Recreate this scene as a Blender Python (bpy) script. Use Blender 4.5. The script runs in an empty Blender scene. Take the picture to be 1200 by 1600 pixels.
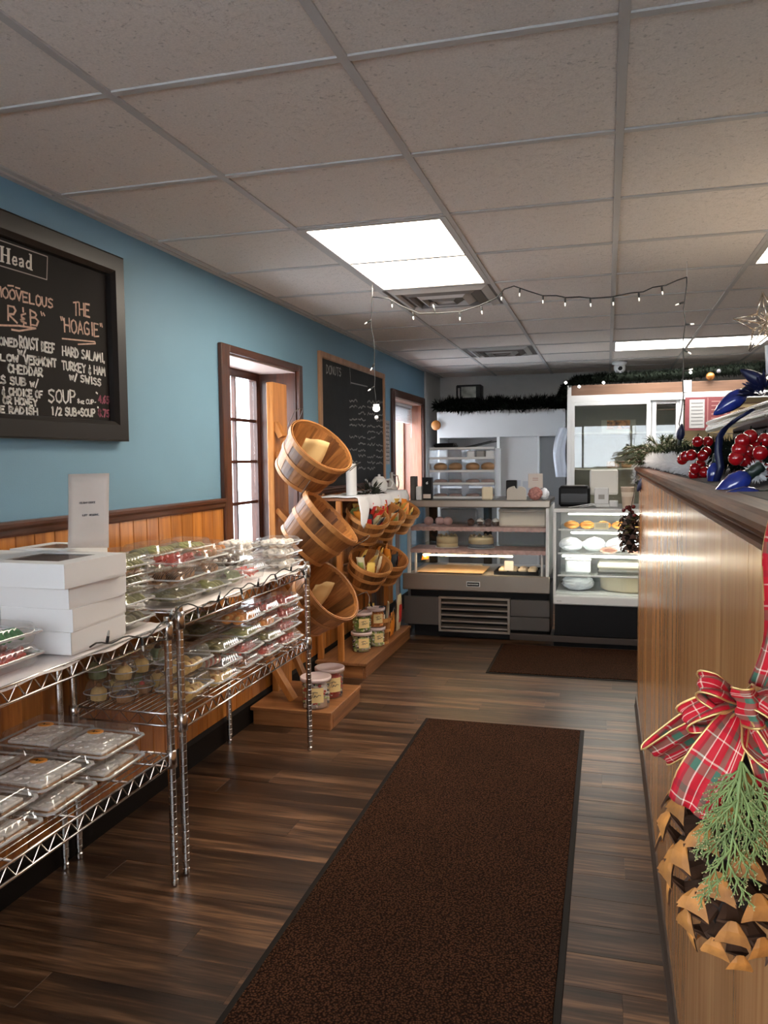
import bpy, bmesh, math, random
from mathutils import Vector, Matrix, Euler
random.seed(7)
S = bpy.context.scene
COL = S.collection
# ------------------------------------------------------------------ camera
CAM_Z = 1.41
FPX = 1249.0
YAW, PITCH, ROLL = 0.2718, 0.06676, -0.01105
_f = Vector((-math.sin(YAW)*math.cos(PITCH), math.cos(YAW)*math.cos(PITCH), -math.sin(PITCH)))
_r = Vector((math.cos(YAW), math.sin(YAW), 0)); _u = _r.cross(_f)
R_ = _r*math.cos(ROLL) + _u*math.sin(ROLL); U_ = -_r*math.sin(ROLL) + _u*math.cos(ROLL)
cd = bpy.data.cameras.new('camera'); cam = bpy.data.objects.new('camera', cd); COL.objects.link(cam)
cd.sensor_fit = 'HORIZONTAL'; cd.sensor_width = 36; cd.lens = FPX/1200*36; cd.clip_start = 0.02
cam.matrix_world = Matrix(((R_.x, U_.x, -_f.x, 0), (R_.y, U_.y, -_f.y, 0), (R_.z, U_.z, -_f.z, CAM_Z), (0, 0, 0, 1)))
S.camera = cam
# ------------------------------------------------------------------ world, light, exposure
S.view_settings.view_transform = 'Standard'; S.view_settings.look = 'None'
S.view_settings.gamma = 1; S.view_settings.use_curve_mapping = False
S.view_settings.exposure = 1.22
S.cycles.use_denoising = True
S.cycles.transparent_max_bounces = 40
S.cycles.max_bounces = 8
S.cycles.sample_clamp_indirect = 6
w = bpy.data.worlds.new('world'); S.world = w; w.use_nodes = True
_bg = w.node_tree.nodes['Background']
_bg.inputs[0].default_value = (0.86, 0.93, 1.0, 1); _bg.inputs[1].default_value = 6.6      # bright overcast winter sky
def portal(loc, rot, sx, sy):
    l = bpy.data.lights.new('window_portal', 'AREA'); l.shape = 'RECTANGLE'; l.size = sx; l.size_y = sy
    l.cycles.is_portal = True
    o = bpy.data.objects.new('window_portal', l); o.location = loc; o.rotation_euler = rot; COL.objects.link(o)
portal((-2.14, 4.15, 1.4), (0, -math.pi/2, 0), 1.12, 0.9)
portal((-2.13, -.45, 1.4), (0, -math.pi/2, 0), 1.12, 1.5)  # portal of the unseen window added behind the camera
portal((-2.13, 7.6, 1.5), (0, -math.pi/2, 0), 0.9, 1.1)
portal((0.0, -1.58, 1.59), (-math.pi/2, 0, 0), 2.7, .88)

# ------------------------------------------------------------------ pixel -> point helpers (authoring aid; planes are real places)
def _ray(x, y): return _f + R_*((x-600)/FPX) - U_*((y-800)/FPX)
def PX(x, y, X): d = _ray(x, y); v = d*(X/d.x); v.z += CAM_Z; return v
def PY(x, y, Y): d = _ray(x, y); v = d*(Y/d.y); v.z += CAM_Z; return v
def PZ(x, y, Z): d = _ray(x, y); v = d*((Z-CAM_Z)/d.z); v.z += CAM_Z; return v

# ------------------------------------------------------------------ materials
MATS = {}
def mat(name, col, rough=0.5, metal=0.0, bump=0.0, bscale=60, var=0.0, vscale=8, spec=0.5, emit=0.0, ecol=None, coat=0.0, objvar=0.0, stretch=(1,1,1), alpha=1.0, sss=0.0):
    if name in MATS: return MATS[name]
    m = bpy.data.materials.new(name); m.use_nodes = True; nt = m.node_tree; N = nt.nodes; L = nt.links
    b = N['Principled BSDF']; b.inputs['Roughness'].default_value = rough; b.inputs['Metallic'].default_value = metal
    b.inputs['Specular IOR Level'].default_value = spec
    b.inputs['Base Color'].default_value = (*col, 1)
    if coat: b.inputs['Coat Weight'].default_value = coat; b.inputs['Coat Roughness'].default_value = 0.08
    if alpha < 1: b.inputs['Alpha'].default_value = alpha
    tc = N.new('ShaderNodeTexCoord'); mp = N.new('ShaderNodeMapping'); mp.inputs['Scale'].default_value = stretch
    L.new(tc.outputs['Object'], mp.inputs[0])
    csock = None
    if var:
        n = N.new('ShaderNodeTexNoise'); n.inputs['Scale'].default_value = vscale; n.inputs['Detail'].default_value = 5
        L.new(mp.outputs[0], n.inputs[0])
        r = N.new('ShaderNodeMapRange'); r.inputs[1].default_value = 0.3; r.inputs[2].default_value = 0.7
        r.inputs[3].default_value = 1-var; r.inputs[4].default_value = 1+var
        L.new(n.outputs[0], r.inputs[0])
        h = N.new('ShaderNodeHueSaturation'); h.inputs['Color'].default_value = (*col, 1); L.new(r.outputs[0], h.inputs['Value'])
        csock = h.outputs[0]; L.new(csock, b.inputs['Base Color'])
    if objvar:
        oi = N.new('ShaderNodeObjectInfo'); r = N.new('ShaderNodeMapRange'); r.inputs[3].default_value = 1-objvar; r.inputs[4].default_value = 1+objvar
        L.new(oi.outputs['Random'], r.inputs[0]); h = N.new('ShaderNodeHueSaturation'); L.new(r.outputs[0], h.inputs['Value'])
        if csock: L.new(csock, h.inputs['Color'])
        else: h.inputs['Color'].default_value = (*col, 1)
        L.new(h.outputs[0], b.inputs['Base Color'])
    if bump:
        n = N.new('ShaderNodeTexNoise'); n.inputs['Scale'].default_value = bscale; n.inputs['Detail'].default_value = 4
        L.new(mp.outputs[0], n.inputs[0]); bp = N.new('ShaderNodeBump'); bp.inputs['Strength'].default_value = bump; bp.inputs['Distance'].default_value = 0.01
        L.new(n.outputs[0], bp.inputs['Height']); L.new(bp.outputs[0], b.inputs['Normal'])
    if emit:
        b.inputs['Emission Color'].default_value = (*(ecol or col), 1); b.inputs['Emission Strength'].default_value = emit
    MATS[name] = m; return m

def wood(name, c1, c2, axis='z', scale=3.0, rough=0.45, dist=6.0, objvar=0.12, fine=1.0, coat=0.0, bump=0.12, c3=None):
    """streaky wood: noise stretched along the grain axis"""
    if name in MATS: return MATS[name]
    m = bpy.data.materials.new(name); m.use_nodes = True; nt = m.node_tree; N = nt.nodes; L = nt.links
    b = N['Principled BSDF']; b.inputs['Roughness'].default_value = rough
    if coat: b.inputs['Coat Weight'].default_value = coat; b.inputs['Coat Roughness'].default_value = 0.12
    tc = N.new('ShaderNodeTexCoord'); oi = N.new('ShaderNodeObjectInfo')
    mul = N.new('ShaderNodeVectorMath'); mul.operation = 'SCALE'; cb = N.new('ShaderNodeCombineXYZ')
    L.new(oi.outputs['Random'], cb.inputs[0]); L.new(oi.outputs['Random'], cb.inputs[1]); L.new(oi.outputs['Random'], cb.inputs[2])
    L.new(cb.outputs[0], mul.inputs[0]); mul.inputs['Scale'].default_value = 37.0
    add = N.new('ShaderNodeVectorMath'); L.new(tc.outputs['Object'], add.inputs[0]); L.new(mul.outputs[0], add.inputs[1])
    mp = N.new('ShaderNodeMapping'); s = [dist, dist, dist]; s['xyz'.index(axis)] = 0.45
    mp.inputs['Scale'].default_value = s; L.new(add.outputs[0], mp.inputs[0])
    n = N.new('ShaderNodeTexNoise'); n.inputs['Scale'].default_value = scale; n.inputs['Detail'].default_value = 6; n.inputs['Roughness'].default_value = 0.6; n.inputs['Distortion'].default_value = 0.6
    L.new(mp.outputs[0], n.inputs[0])
    n2 = N.new('ShaderNodeTexNoise'); n2.inputs['Scale'].default_value = scale*6*fine; n2.inputs['Detail'].default_value = 3; L.new(mp.outputs[0], n2.inputs[0])
    mx = N.new('ShaderNodeMath'); mx.operation = 'MULTIPLY_ADD'; mx.inputs[1].default_value = 0.3; L.new(n2.outputs[0], mx.inputs[0]); 
    sc = N.new('ShaderNodeMath'); sc.operation = 'MULTIPLY'; sc.inputs[1].default_value = 0.7; L.new(n.outputs[0], sc.inputs[0]); L.new(sc.outputs[0], mx.inputs[2])
    cr = N.new('ShaderNodeValToRGB'); e = cr.color_ramp.elements; e[0].position = 0.36; e[1].position = 0.64
    e[0].color = (*c1, 1); e[1].color = (*c2, 1)
    if c3: k = cr.color_ramp.elements.new(0.5); k.color = (*c3, 1)
    L.new(mx.outputs[0], cr.inputs[0])
    r = N.new('ShaderNodeMapRange'); r.inputs[3].default_value = 1-objvar; r.inputs[4].default_value = 1+objvar
    L.new(oi.outputs['Random'], r.inputs[0]); h = N.new('ShaderNodeHueSaturation'); L.new(r.outputs[0], h.inputs['Value']); L.new(cr.outputs[0], h.inputs['Color'])
    L.new(h.outputs[0], b.inputs['Base Color'])
    bp = N.new('ShaderNodeBump'); bp.inputs['Strength'].default_value = bump; bp.inputs['Distance'].default_value = 0.004
    L.new(mx.outputs[0], bp.inputs['Height']); L.new(bp.outputs[0], b.inputs['Normal'])
    MATS[name] = m; return m

def clear(name, tint=(1, 1, 1), refl=0.10, haze=0.0, rough=0.08):
    """thin clear sheet: straight transmission + mirror reflection that grows at grazing angles + a little haze"""
    if name in MATS: return MATS[name]
    m = bpy.data.materials.new(name); m.use_nodes = True; nt = m.node_tree; N = nt.nodes; L = nt.links
    N.remove(N['Principled BSDF']); out = N['Material Output']
    t = N.new('ShaderNodeBsdfTransparent'); t.inputs[0].default_value = (*tint, 1)
    g = N.new('ShaderNodeBsdfGlossy'); g.inputs['Roughness'].default_value = rough
    lw = N.new('ShaderNodeLayerWeight'); lw.inputs[0].default_value = 0.35
    r = N.new('ShaderNodeMapRange'); r.inputs[3].default_value = refl*0.5; r.inputs[4].default_value = min(1, refl*5)
    L.new(lw.outputs['Facing'], r.inputs[0])
    mx = N.new('ShaderNodeMixShader'); L.new(r.outputs[0], mx.inputs[0]); L.new(t.outputs[0], mx.inputs[1]); L.new(g.outputs[0], mx.inputs[2])
    last = mx
    if haze:
        d = N.new('ShaderNodeBsdfDiffuse'); d.inputs[0].default_value = (0.9, 0.9, 0.9, 1)
        m2 = N.new('ShaderNodeMixShader'); m2.inputs[0].default_value = haze; L.new(mx.outputs[0], m2.inputs[1]); L.new(d.outputs[0], m2.inputs[2]); last = m2
    L.new(last.outputs[0], out.inputs[0]); MATS[name] = m; return m

# ------------------------------------------------------------------ mesh builder
class MB:
    def __init__(s): s.v = []; s.f = []; s.mi = []; s.sm = []
    def add(s, vs, fs, mi=0, smooth=False):
        o = len(s.v); s.v += [tuple(v) for v in vs]
        for f in fs: s.f.append(tuple(i+o for i in f)); s.mi.append(mi); s.sm.append(smooth)
        return s
    def box(s, x0, x1, y0, y1, z0, z1, mi=0, M=None):
        vs = [Vector((x, y, z)) for z in (z0, z1) for y in (y0, y1) for x in (x0, x1)]
        if M: vs = [M @ v for v in vs]
        return s.add(vs, [(0, 2, 3, 1), (4, 5, 7, 6), (0, 1, 5, 4), (2, 6, 7, 3), (0, 4, 6, 2), (1, 3, 7, 5)], mi)
    def bbox(s, x0, x1, y0, y1, z0, z1, b=0.003, mi=0, M=None):
        """box with chamfered vertical and top edges"""
        b = min(b, (x1-x0)*0.45, (y1-y0)*0.45, (z1-z0)*0.45)
        def ring(i, z): return [(x0+i, y0+b), (x0+b, y0+i), (x1-b, y0+i), (x1-i, y0+b), (x1-i, y1-b), (x1-b, y1-i), (x0+b, y1-i), (x0+i, y1-b)], z
        rs = [ring(b*0.8, z0), ring(0, z0+b), ring(0, z1-b), ring(b*0.8, z1)]
        vs = [Vector((x, y, z)) for pts, z in rs for x, y in pts]
        if M: vs = [M @ v for v in vs]
        fs = [tuple(range(7, -1, -1)), tuple(range(24, 32))]
        for k in range(3):
            for i in range(8): j = (i+1) % 8; fs.append((k*8+i, k*8+j, k*8+8+j, k*8+8+i))
        return s.add(vs, fs, mi)
    def tube(s, pts, r, seg=6, mi=0, cap=True, smooth=True):
        pts = [Vector(p) for p in pts]; n = len(pts)
        rr = r if isinstance(r, (list, tuple)) else [r]*n
        t = (pts[1]-pts[0]).normalized(); a = Vector((0, 0, 1)) if abs(t.z) < 0.9 else Vector((1, 0, 0))
        u = t.cross(a).normalized(); vs = []
        for i, p in enumerate(pts):
            t = (pts[min(i+1, n-1)]-pts[max(i-1, 0)])
            t = t.normalized() if t.length > 1e-9 else Vector((0, 0, 1))
            u = (u - t*u.dot(t)); u = u.normalized() if u.length > 1e-6 else t.orthogonal().normalized()
            w_ = t.cross(u)
            for k in range(seg):
                th = 2*math.pi*k/seg; vs.append(p + (u*math.cos(th)+w_*math.sin(th))*rr[i])
        fs = []
        for i in range(n-1):
            for k in range(seg): j = (k+1) % seg; fs.append((i*seg+k, i*seg+j, i*seg+seg+j, i*seg+seg+k))
        if cap: fs.append(tuple(range(seg-1, -1, -1))); fs.append(tuple(range((n-1)*seg, n*seg)))
        return s.add(vs, fs, mi, smooth)
    def lathe(s, prof, seg=24, c=(0, 0, 0), mi=0, smooth=True, M=None, a0=0, a1=2*math.pi, sx=1, sy=1):
        full = abs(a1-a0-2*math.pi) < 1e-6; m = seg if full else seg+1; vs = []
        for r, z in prof:
            for k in range(m):
                th = a0+(a1-a0)*k/seg; v = Vector((c[0]+r*math.cos(th)*sx, c[1]+r*math.sin(th)*sy, c[2]+z)); vs.append(M @ v if M else v)
        fs = []
        for i in range(len(prof)-1):
            for k in range(seg): j = (k+1) % m; fs.append((i*m+k, i*m+j, i*m+m+j, i*m+m+k))
        if full and tuple(prof[0]) != tuple(prof[-1]):
            if prof[0][0] > 1e-5: fs.append(tuple(range(m-1, -1, -1)))
            if prof[-1][0] > 1e-5: fs.append(tuple(range((len(prof)-1)*m, len(prof)*m)))
        return s.add(vs, fs, mi, smooth)
    def ball(s, c, r, seg=10, rings=6, mi=0, sq=(1, 1, 1), M=None):
        prof = [(math.sin(math.pi*i/rings), -math.cos(math.pi*i/rings)) for i in range(rings+1)]; prof[0] = (1e-6, -1); prof[-1] = (1e-6, 1)
        T = Matrix.Translation(c) @ Matrix.Diagonal((r*sq[0], r*sq[1], r*sq[2], 1))
        if M: T = Matrix.Translation(c) @ M.to_4x4() @ Matrix.Diagonal((r*sq[0], r*sq[1], r*sq[2], 1))
        return s.lathe(prof, seg, mi=mi, M=T)
    def poly(s, pts, d, mi=0):
        """prism: polygon of 3D points extruded by vector d"""
        n = len(pts); d = Vector(d); P = [Vector(p) for p in pts]
        fs = [tuple(range(n-1, -1, -1)), tuple(range(n, 2*n))] + [(i, (i+1) % n, n+(i+1) % n, n+i) for i in range(n)]
        return s.add(P+[p+d for p in P], fs, mi)
    def strip(s, rows, mi=0, smooth=True, closed=False):
        """grid surface from rows of points"""
        m = len(rows[0]); vs = [v for r in rows for v in r]; fs = []
        for i in range(len(rows)-1):
            for k in range(m if closed else m-1): j = (k+1) % m; fs.append((i*m+k, i*m+j, i*m+m+j, i*m+m+k))
        return s.add(vs, fs, mi, smooth)
    def mesh(s, name, mats):
        me = bpy.data.meshes.new(name); me.from_pydata(s.v, [], s.f)
        for m in (mats if isinstance(mats, (list, tuple)) else [mats]): me.materials.append(m)
        me.polygons.foreach_set('material_index', s.mi); me.polygons.foreach_set('use_smooth', s.sm); me.update()
        return me
    def build(s, name, mats, parent=None, label=None, cat=None, group=None, kind=None, loc=None, rot=None, solid=0):
        o = bpy.data.objects.new(name, s.mesh(name, mats)); COL.objects.link(o)
        if parent is not None: o.parent = parent
        if loc is not None: o.location = loc
        if rot is not None: o.rotation_euler = rot
        if solid: md = o.modifiers.new('thickness', 'SOLIDIFY'); md.thickness = solid; md.offset = 0
        return tag(o, label, cat, group, kind)
def tag(o, label=None, cat=None, group=None, kind=None):
    if label: o['label'] = label
    if cat: o['category'] = cat
    if group: o['group'] = group
    if kind: o['kind'] = kind
    return o
def thing(name, label, cat, loc=(0, 0, 0), rot=(0, 0, 0), group=None, kind=None):
    o = bpy.data.objects.new(name, None); COL.objects.link(o); o.location = loc; o.rotation_euler = rot; o.empty_display_size = 0.05
    return tag(o, label, cat, group, kind)
def inst(me, name, parent=None, loc=(0, 0, 0), rot=(0, 0, 0), scale=None, **k):
    o = bpy.data.objects.new(name, me); COL.objects.link(o); o.location = loc; o.rotation_euler = rot
    if parent is not None: o.parent = parent
    if scale: o.scale = scale
    return tag(o, k.get('label'), k.get('cat'), k.get('group'), k.get('kind'))
def copy_tree(o, parent=None, loc=None, rot=None, label=None, group=None):
    c = o.copy(); COL.objects.link(c)
    if parent is not None: c.parent = parent
    if loc is not None: c.location = loc
    if rot is not None: c.rotation_euler = rot
    if label: c['label'] = label
    if group: c['group'] = group
    for ch in list(o.children): copy_tree(ch, c)
    return c
RV = random.uniform

# ------------------------------------------------------------------ a stroke alphabet (hand lettering on a 4 x 6 grid)
GL = {'A': [[(0,0),(2,6),(4,0)],[(.8,2.2),(3.2,2.2)]], 'B': [[(0,0),(0,6),(2.4,5.8),(3,4.6),(2.2,3.4),(0,3.1)],[(2.2,3.4),(3.6,2),(2.8,.3),(0,0)]],
 'C': [[(3.7,5),(2.4,6),(.8,5.2),(0,3),(.7,.8),(2.3,0),(3.8,.9)]], 'D': [[(0,0),(0,6),(2.3,5.4),(3.7,3),(2.4,.6),(0,0)]],
 'E': [[(3.5,6),(0,6),(0,0),(3.6,0)],[(0,3.1),(2.8,3.2)]], 'F': [[(3.5,6),(0,6),(0,0)],[(0,3.2),(2.7,3.2)]],
 'G': [[(3.7,5),(2.3,6),(.6,5),(0,3),(.7,.7),(2.4,0),(3.8,1),(3.8,2.7),(2.2,2.7)]], 'H': [[(0,0),(0,6)],[(3.7,0),(3.7,6)],[(0,3),(3.7,3.1)]],
 'I': [[(1.5,0),(1.5,6)]], 'J': [[(3,6),(3,1),(1.6,0),(.2,1)]], 'K': [[(0,0),(0,6)],[(3.6,6),(0,2.8),(3.8,0)]], 'L': [[(0,6),(0,0),(3.4,0)]],
 'M': [[(0,0),(.5,6),(2.2,2),(4,6),(4.4,0)]], 'N': [[(0,0),(0,6),(3.7,0),(3.7,6)]], 'O': [[(2,6),(.5,5),(0,3),(.6,.7),(2,0),(3.5,.8),(4,3),(3.4,5.2),(2,6)]],
 'P': [[(0,0),(0,6),(2.6,5.8),(3.5,4.5),(2.5,3),(0,2.8)]], 'R': [[(0,0),(0,6),(2.6,5.8),(3.4,4.5),(2.5,3.1),(0,2.9),(3.7,0)]],
 'S': [[(3.6,5.2),(2.2,6),(.5,5.2),(.6,3.8),(3.2,2.5),(3.6,1),(2,0),(.1,.8)]], 'T': [[(0,6),(4,6)],[(2,6),(2,0)]], 'U': [[(0,6),(.1,1.2),(1.6,0),(3.2,.8),(3.6,6)]],
 'V': [[(0,6),(1.9,0),(3.9,6)]], 'W': [[(0,6),(1,0),(2.2,4),(3.4,0),(4.5,6)]], 'X': [[(0,0),(3.8,6)],[(0,6),(3.8,0)]], 'Y': [[(0,6),(2,3),(4,6)],[(2,3),(1.8,0)]], 'Z': [[(0,6),(3.8,6),(0,0),(3.9,0)]],
 'w': [[(0,4),(.8,.3),(1.8,3),(2.8,.3),(3.8,4)]], '/': [[(0,-.5),(2.6,6.3)]], '&': [[(2.8,4.2),(1,3.6),(.9,2.6),(2.2,2.2),(.6,1.6),(.6,.6),(3,.2)],[(1.9,6.3),(1.9,5)],[(1.9,1),(1.9,-.9)]],
 ',': [[(.6,.6),(.3,-1)]], '.': [[(.4,0),(.5,.3)]], '-': [[(.4,2.8),(2.6,2.8)]], '+': [[(.4,2.8),(3,2.8)],[(1.7,4.2),(1.7,1.4)]], '"': [[(.3,6.3),(.7,5)],[(1.5,6.3),(1.9,5)]], "'": [[(.5,6.3),(.5,5)]],
 '$': [[(3,5),(1,5.2),(.6,3.6),(2.8,2.6),(2.6,1),(.5,1)],[(1.8,6.3),(1.8,0)]],
 '1': [[(1,5),(2,6),(2,0)]], '2': [[(.2,4.8),(1.6,6),(3.2,4.8),(2.4,2.6),(0,0),(3.6,0)]], '4': [[(2.8,0),(2.8,6),(0,2),(3.8,2)]], '5': [[(3.4,6),(.6,6),(.4,3.4),(2.6,3.4),(3.4,1.6),(2,0),(.2,.6)]],
 '6': [[(3,6),(.8,4),(.2,1.6),(1.6,0),(3.3,1.3),(2.2,3),(.5,2)]], '7': [[(0,6),(3.6,6),(1.4,0)]], '8': [[(1.8,3.2),(.4,4.6),(1.8,6),(3.2,4.6),(1.8,3.2),(.1,1.6),(1.8,0),(3.5,1.6),(1.8,3.2)]],
 'z': [[(0,3.6),(2.6,3.6),(0,0),(2.8,0)]], 'o': [[(1.3,3.4),(.2,1.8),(1.2,0),(2.6,1.6),(1.3,3.4)]], 'u': [[(0,3.5),(.3,.4),(1.4,0),(2.4,1),(2.4,3.6)],[(2.4,1),(2.8,0)]], 'p': [[(0,-1.8),(0,3.4),(1.8,3.2),(2.4,1.6),(1.4,.2),(0,.4)]], ' ': []}
GWD = {'I': 3.0, 'M': 5.4, 'W': 5.6, ',': 1.8, '.': 1.6, "'": 1.6, '"': 2.8, ' ': 2.8, '/': 3.6, 'w': 4.8, 'o': 3.4, 'z': 3.6, 'u': 3.6, 'p': 3.4, '-': 3.6, '+': 3.8}
def letters(mb, text, p0, p1, h, up, nrm, wd, jit=0.25, mi=0):
    """flat raised strokes running from p0 to p1 (baseline), cap height h"""
    p0 = Vector(p0); p1 = Vector(p1); up = Vector(up); nrm = Vector(nrm)
    tot = sum(GWD.get(c, 4.9) for c in text)-0.9; ax = (p1-p0)/tot; x = 0.0
    for c in text:
        for st in GL.get(c, []):
            pts = [p0 + ax*(x+a+RV(-jit, jit)*.5) + up*(h*(b+RV(-jit, jit))/6) for a, b in st]
            for a, b in zip(pts, pts[1:]):
                d = b-a
                if d.length < 1e-6: continue
                s_ = d.normalized().cross(nrm)*wd*RV(.38, .6); e_ = d.normalized()*wd*.3
                mb.poly([a-s_-e_, b-s_+e_, b+s_+e_, a+s_-e_], nrm*0.0006, mi)
        x += GWD.get(c, 4.9)
def stroke(mb, pts, nrm, wd, mi=0):
    pts = [Vector(p) for p in pts]; nrm = Vector(nrm)
    for a, b in zip(pts, pts[1:]):
        d = b-a
        if d.length < 1e-6: continue
        s_ = d.normalized().cross(nrm)*wd*.5; e_ = d.normalized()*wd*.2
        mb.poly([a-s_-e_, b-s_+e_, b+s_+e_, a+s_-e_], nrm*0.0006, mi)
# ================================================================== SETTING
XW = -1.85; ZC = 2.315; PXX = 0.175
M_blue = mat('blue_paint', (0.150, 0.285, 0.385), .6, bump=.05, bscale=180, var=.03, vscale=3)
M_grey = mat('grey_wall_paint', (0.42, 0.41, 0.39), .6, var=.04)
M_white = mat('white_paint', (0.72, 0.73, 0.74), .4)
M_dark = mat('dark_rubber', (0.008, 0.006, 0.005), .6, spec=.15)
M_black = mat('black_plastic', (0.006, 0.006, 0.007), .45, spec=.2)
W_trim = wood('brown_trim_wood', (0.026, 0.007, 0.003), (0.10, 0.028, 0.011), 'z', 3, .4, coat=.12)
W_trim_y = wood('brown_trim_wood_y', (0.026, 0.007, 0.003), (0.10, 0.028, 0.011), 'y', 3, .4, coat=.12)
W_wain = wood('orange_panel_wood', (0.26, 0.075, 0.012), (0.56, 0.22, 0.045), 'z', 2.2, .3, dist=5, objvar=.16, coat=.25)
W_orange = wood('orange_pine', (0.26, 0.085, 0.016), (0.56, 0.23, 0.055), 'z', 2.5, .4, dist=7)
W_floor = wood('brown_plank_wood', (0.010, 0.0045, 0.0025), (0.19, 0.10, 0.052), 'x', 1.9, .36, dist=8, objvar=.38, fine=1.2, bump=.25, c3=(0.048, 0.023, 0.0115))

# ---- floor: base slab and one object per plank in the part the photograph shows
fl = MB().box(-1.85, 3.6, -1.5, 9.0, -0.06, -0.004).build('floor', mat('floor_base', (0.03, 0.018, 0.011), .6), kind='structure')
PWD = 0.150
pl_cache = {}
def plank_mesh(L_):
    k = round(L_, 3)
    if k not in pl_cache:
        pl_cache[k] = MB().bbox(-k/2, k/2, -PWD/2+.0006, PWD/2-.0006, -0.004, 0, .0008).mesh('plank', W_floor)
    return pl_cache[k]
rows = int((6.25-0.9)/PWD)
for i in range(rows):
    y = 0.9+PWD*(i+.5); x = -1.85; off = [0.35, 0.85, 0.6, 1.1, 0.2][i % 5]+(i*0.137) % .11
    cuts = [-1.85, -1.85+round(off, 2), -1.85+round(off, 2)+1.22, 0.185+.6]
    cuts = sorted(c for c in cuts if c <= 0.79)
    cuts = [c for c in cuts if c < 0.2] + [0.2]
    for a, b in zip(cuts, cuts[1:]):
        if b-a > 0.02: inst(plank_mesh(round(b-a-.0012, 2)), 'plank', fl, ((a+b)/2, y, 0))
MB().box(0.2, 3.6, -1.5, 9, -.004, 0).box(-1.85, .2, -1.5, .9, -.004, 0).box(-1.85, .2, .9+PWD*rows, 9, -.004, 0).build('floor_covering', W_floor, fl)

# ---- ceiling: slab, grid runners, recessed tiles
GX = [-1.80+.6096*i for i in range(9)]; GY = [1.787+.6096*j for j in range(-5, 12)]
ce = MB().box(-1.85, 3.6, -1.5, 9.0, ZC+.02, ZC+.08).build('ceiling', mat('ceiling_slab', (.2, .2, .2), .8), kind='structure')
M_run = mat('ceiling_grid_metal', (0.47, 0.45, 0.43), .6)
def ceil_tile_mat():
    m = mat('ceiling_tile', (0.72, 0.655, 0.60), .9, spec=.1, objvar=.03); nt = m.node_tree; N = nt.nodes; L = nt.links; b = N['Principled BSDF']
    tc = N.new('ShaderNodeTexCoord'); v = N.new('ShaderNodeTexNoise'); v.inputs['Scale'].default_value = 42; v.inputs['Detail'].default_value = 6; v.inputs['Roughness'].default_value = .7
    L.new(tc.outputs['Object'], v.inputs[0])
    r = N.new('ShaderNodeMapRange'); r.inputs[1].default_value = .36; r.inputs[2].default_value = .46; L.new(v.outputs[0], r.inputs[0])
    bp = N.new('ShaderNodeBump'); bp.inputs['Strength'].default_value = .45; bp.inputs['Distance'].default_value = .004; L.new(r.outputs[0], bp.inputs['Height'])
    L.new(bp.outputs[0], b.inputs['Normal'])
    v2 = N.new('ShaderNodeTexNoise'); v2.inputs['Scale'].default_value = 75; v2.inputs['Detail'].default_value = 2; L.new(tc.outputs['Object'], v2.inputs[0])
    r2 = N.new('ShaderNodeMapRange'); r2.inputs[1].default_value = .29; r2.inputs[2].default_value = .35; r2.inputs[3].default_value = .74; r2.inputs[4].default_value = 1.0; L.new(v2.outputs[0], r2.inputs[0])
    n3 = N.new('ShaderNodeTexNoise'); n3.inputs['Scale'].default_value = 180; L.new(tc.outputs['Object'], n3.inputs[0]); r3 = N.new('ShaderNodeMapRange'); r3.inputs[3].default_value = .82; r3.inputs[4].default_value = 1.16; L.new(n3.outputs[0], r3.inputs[0])
    mu = N.new('ShaderNodeMath'); mu.operation = 'MULTIPLY'; L.new(r2.outputs[0], mu.inputs[0]); L.new(r3.outputs[0], mu.inputs[1])
    old = b.inputs['Base Color'].links[0].from_socket; h2 = N.new('ShaderNodeHueSaturation'); L.new(mu.outputs[0], h2.inputs['Value']); L.new(old, h2.inputs['Color']); L.new(h2.outputs[0], b.inputs['Base Color']); return m
M_tile = ceil_tile_mat()
tile_me = MB().bbox(-.298, .298, -.298, .298, .004, .018, .004).mesh('tile', M_tile)
rn = MB()
for x in GX: rn.bbox(x-.012, x+.012, -1.5, 9, ZC-.002, ZC+.004, .001)
rn.build('grid_runner', M_run, ce)
for y in GY:
    if -1.4 < y < 8.9: MB().bbox(-1.85, 3.6, y-.012, y+.012, ZC-.0015, ZC+.004, .001).build('grid_runner', M_run, ce)
for y0 in (-1.5, 8.98): MB().box(-1.85, 3.6, y0, y0+.02, ZC-.002, ZC+.01).build('wall_angle', M_run, ce)
MB().box(-1.85, -1.826, -1.5, 9, ZC-.002, ZC+.01).build('wall_angle', M_run, ce)
skip = {(1, 2), (1, 3), (4, 2), (4, 3), (1, 4), (3, 8), (4, 8), (1, 8)}
for i in range(-1, 8):
    for j in range(-5, 12):
        if (i, j) in skip: continue
        x0 = GX[i] if i >= 0 else -1.85; x1 = GX[i+1]; y0 = 1.787+.6096*j; y1 = y0+.6096
        y1 = min(y1, 9.0)
        if y0 > 8.9 or y1-y0 < .3: continue
        if i < 0: MB().box(x0+.002, x1-.005, y0+.006, y1-.006, ZC+.004, ZC+.018).build('tile', M_tile, ce)
        elif y1-y0 < .6: MB().box(x0+.006, x1-.006, y0+.006, y1-.006, ZC+.004, ZC+.018).build('tile', M_tile, ce)
        else: inst(tile_me, 'tile', ce, ((x0+x1)/2, (y0+y1)/2, ZC))
MB().box(GX[8]-.3, 3.6, -1.5, 9, ZC+.004, ZC+.018).build('tile', M_tile, ce)

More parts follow.
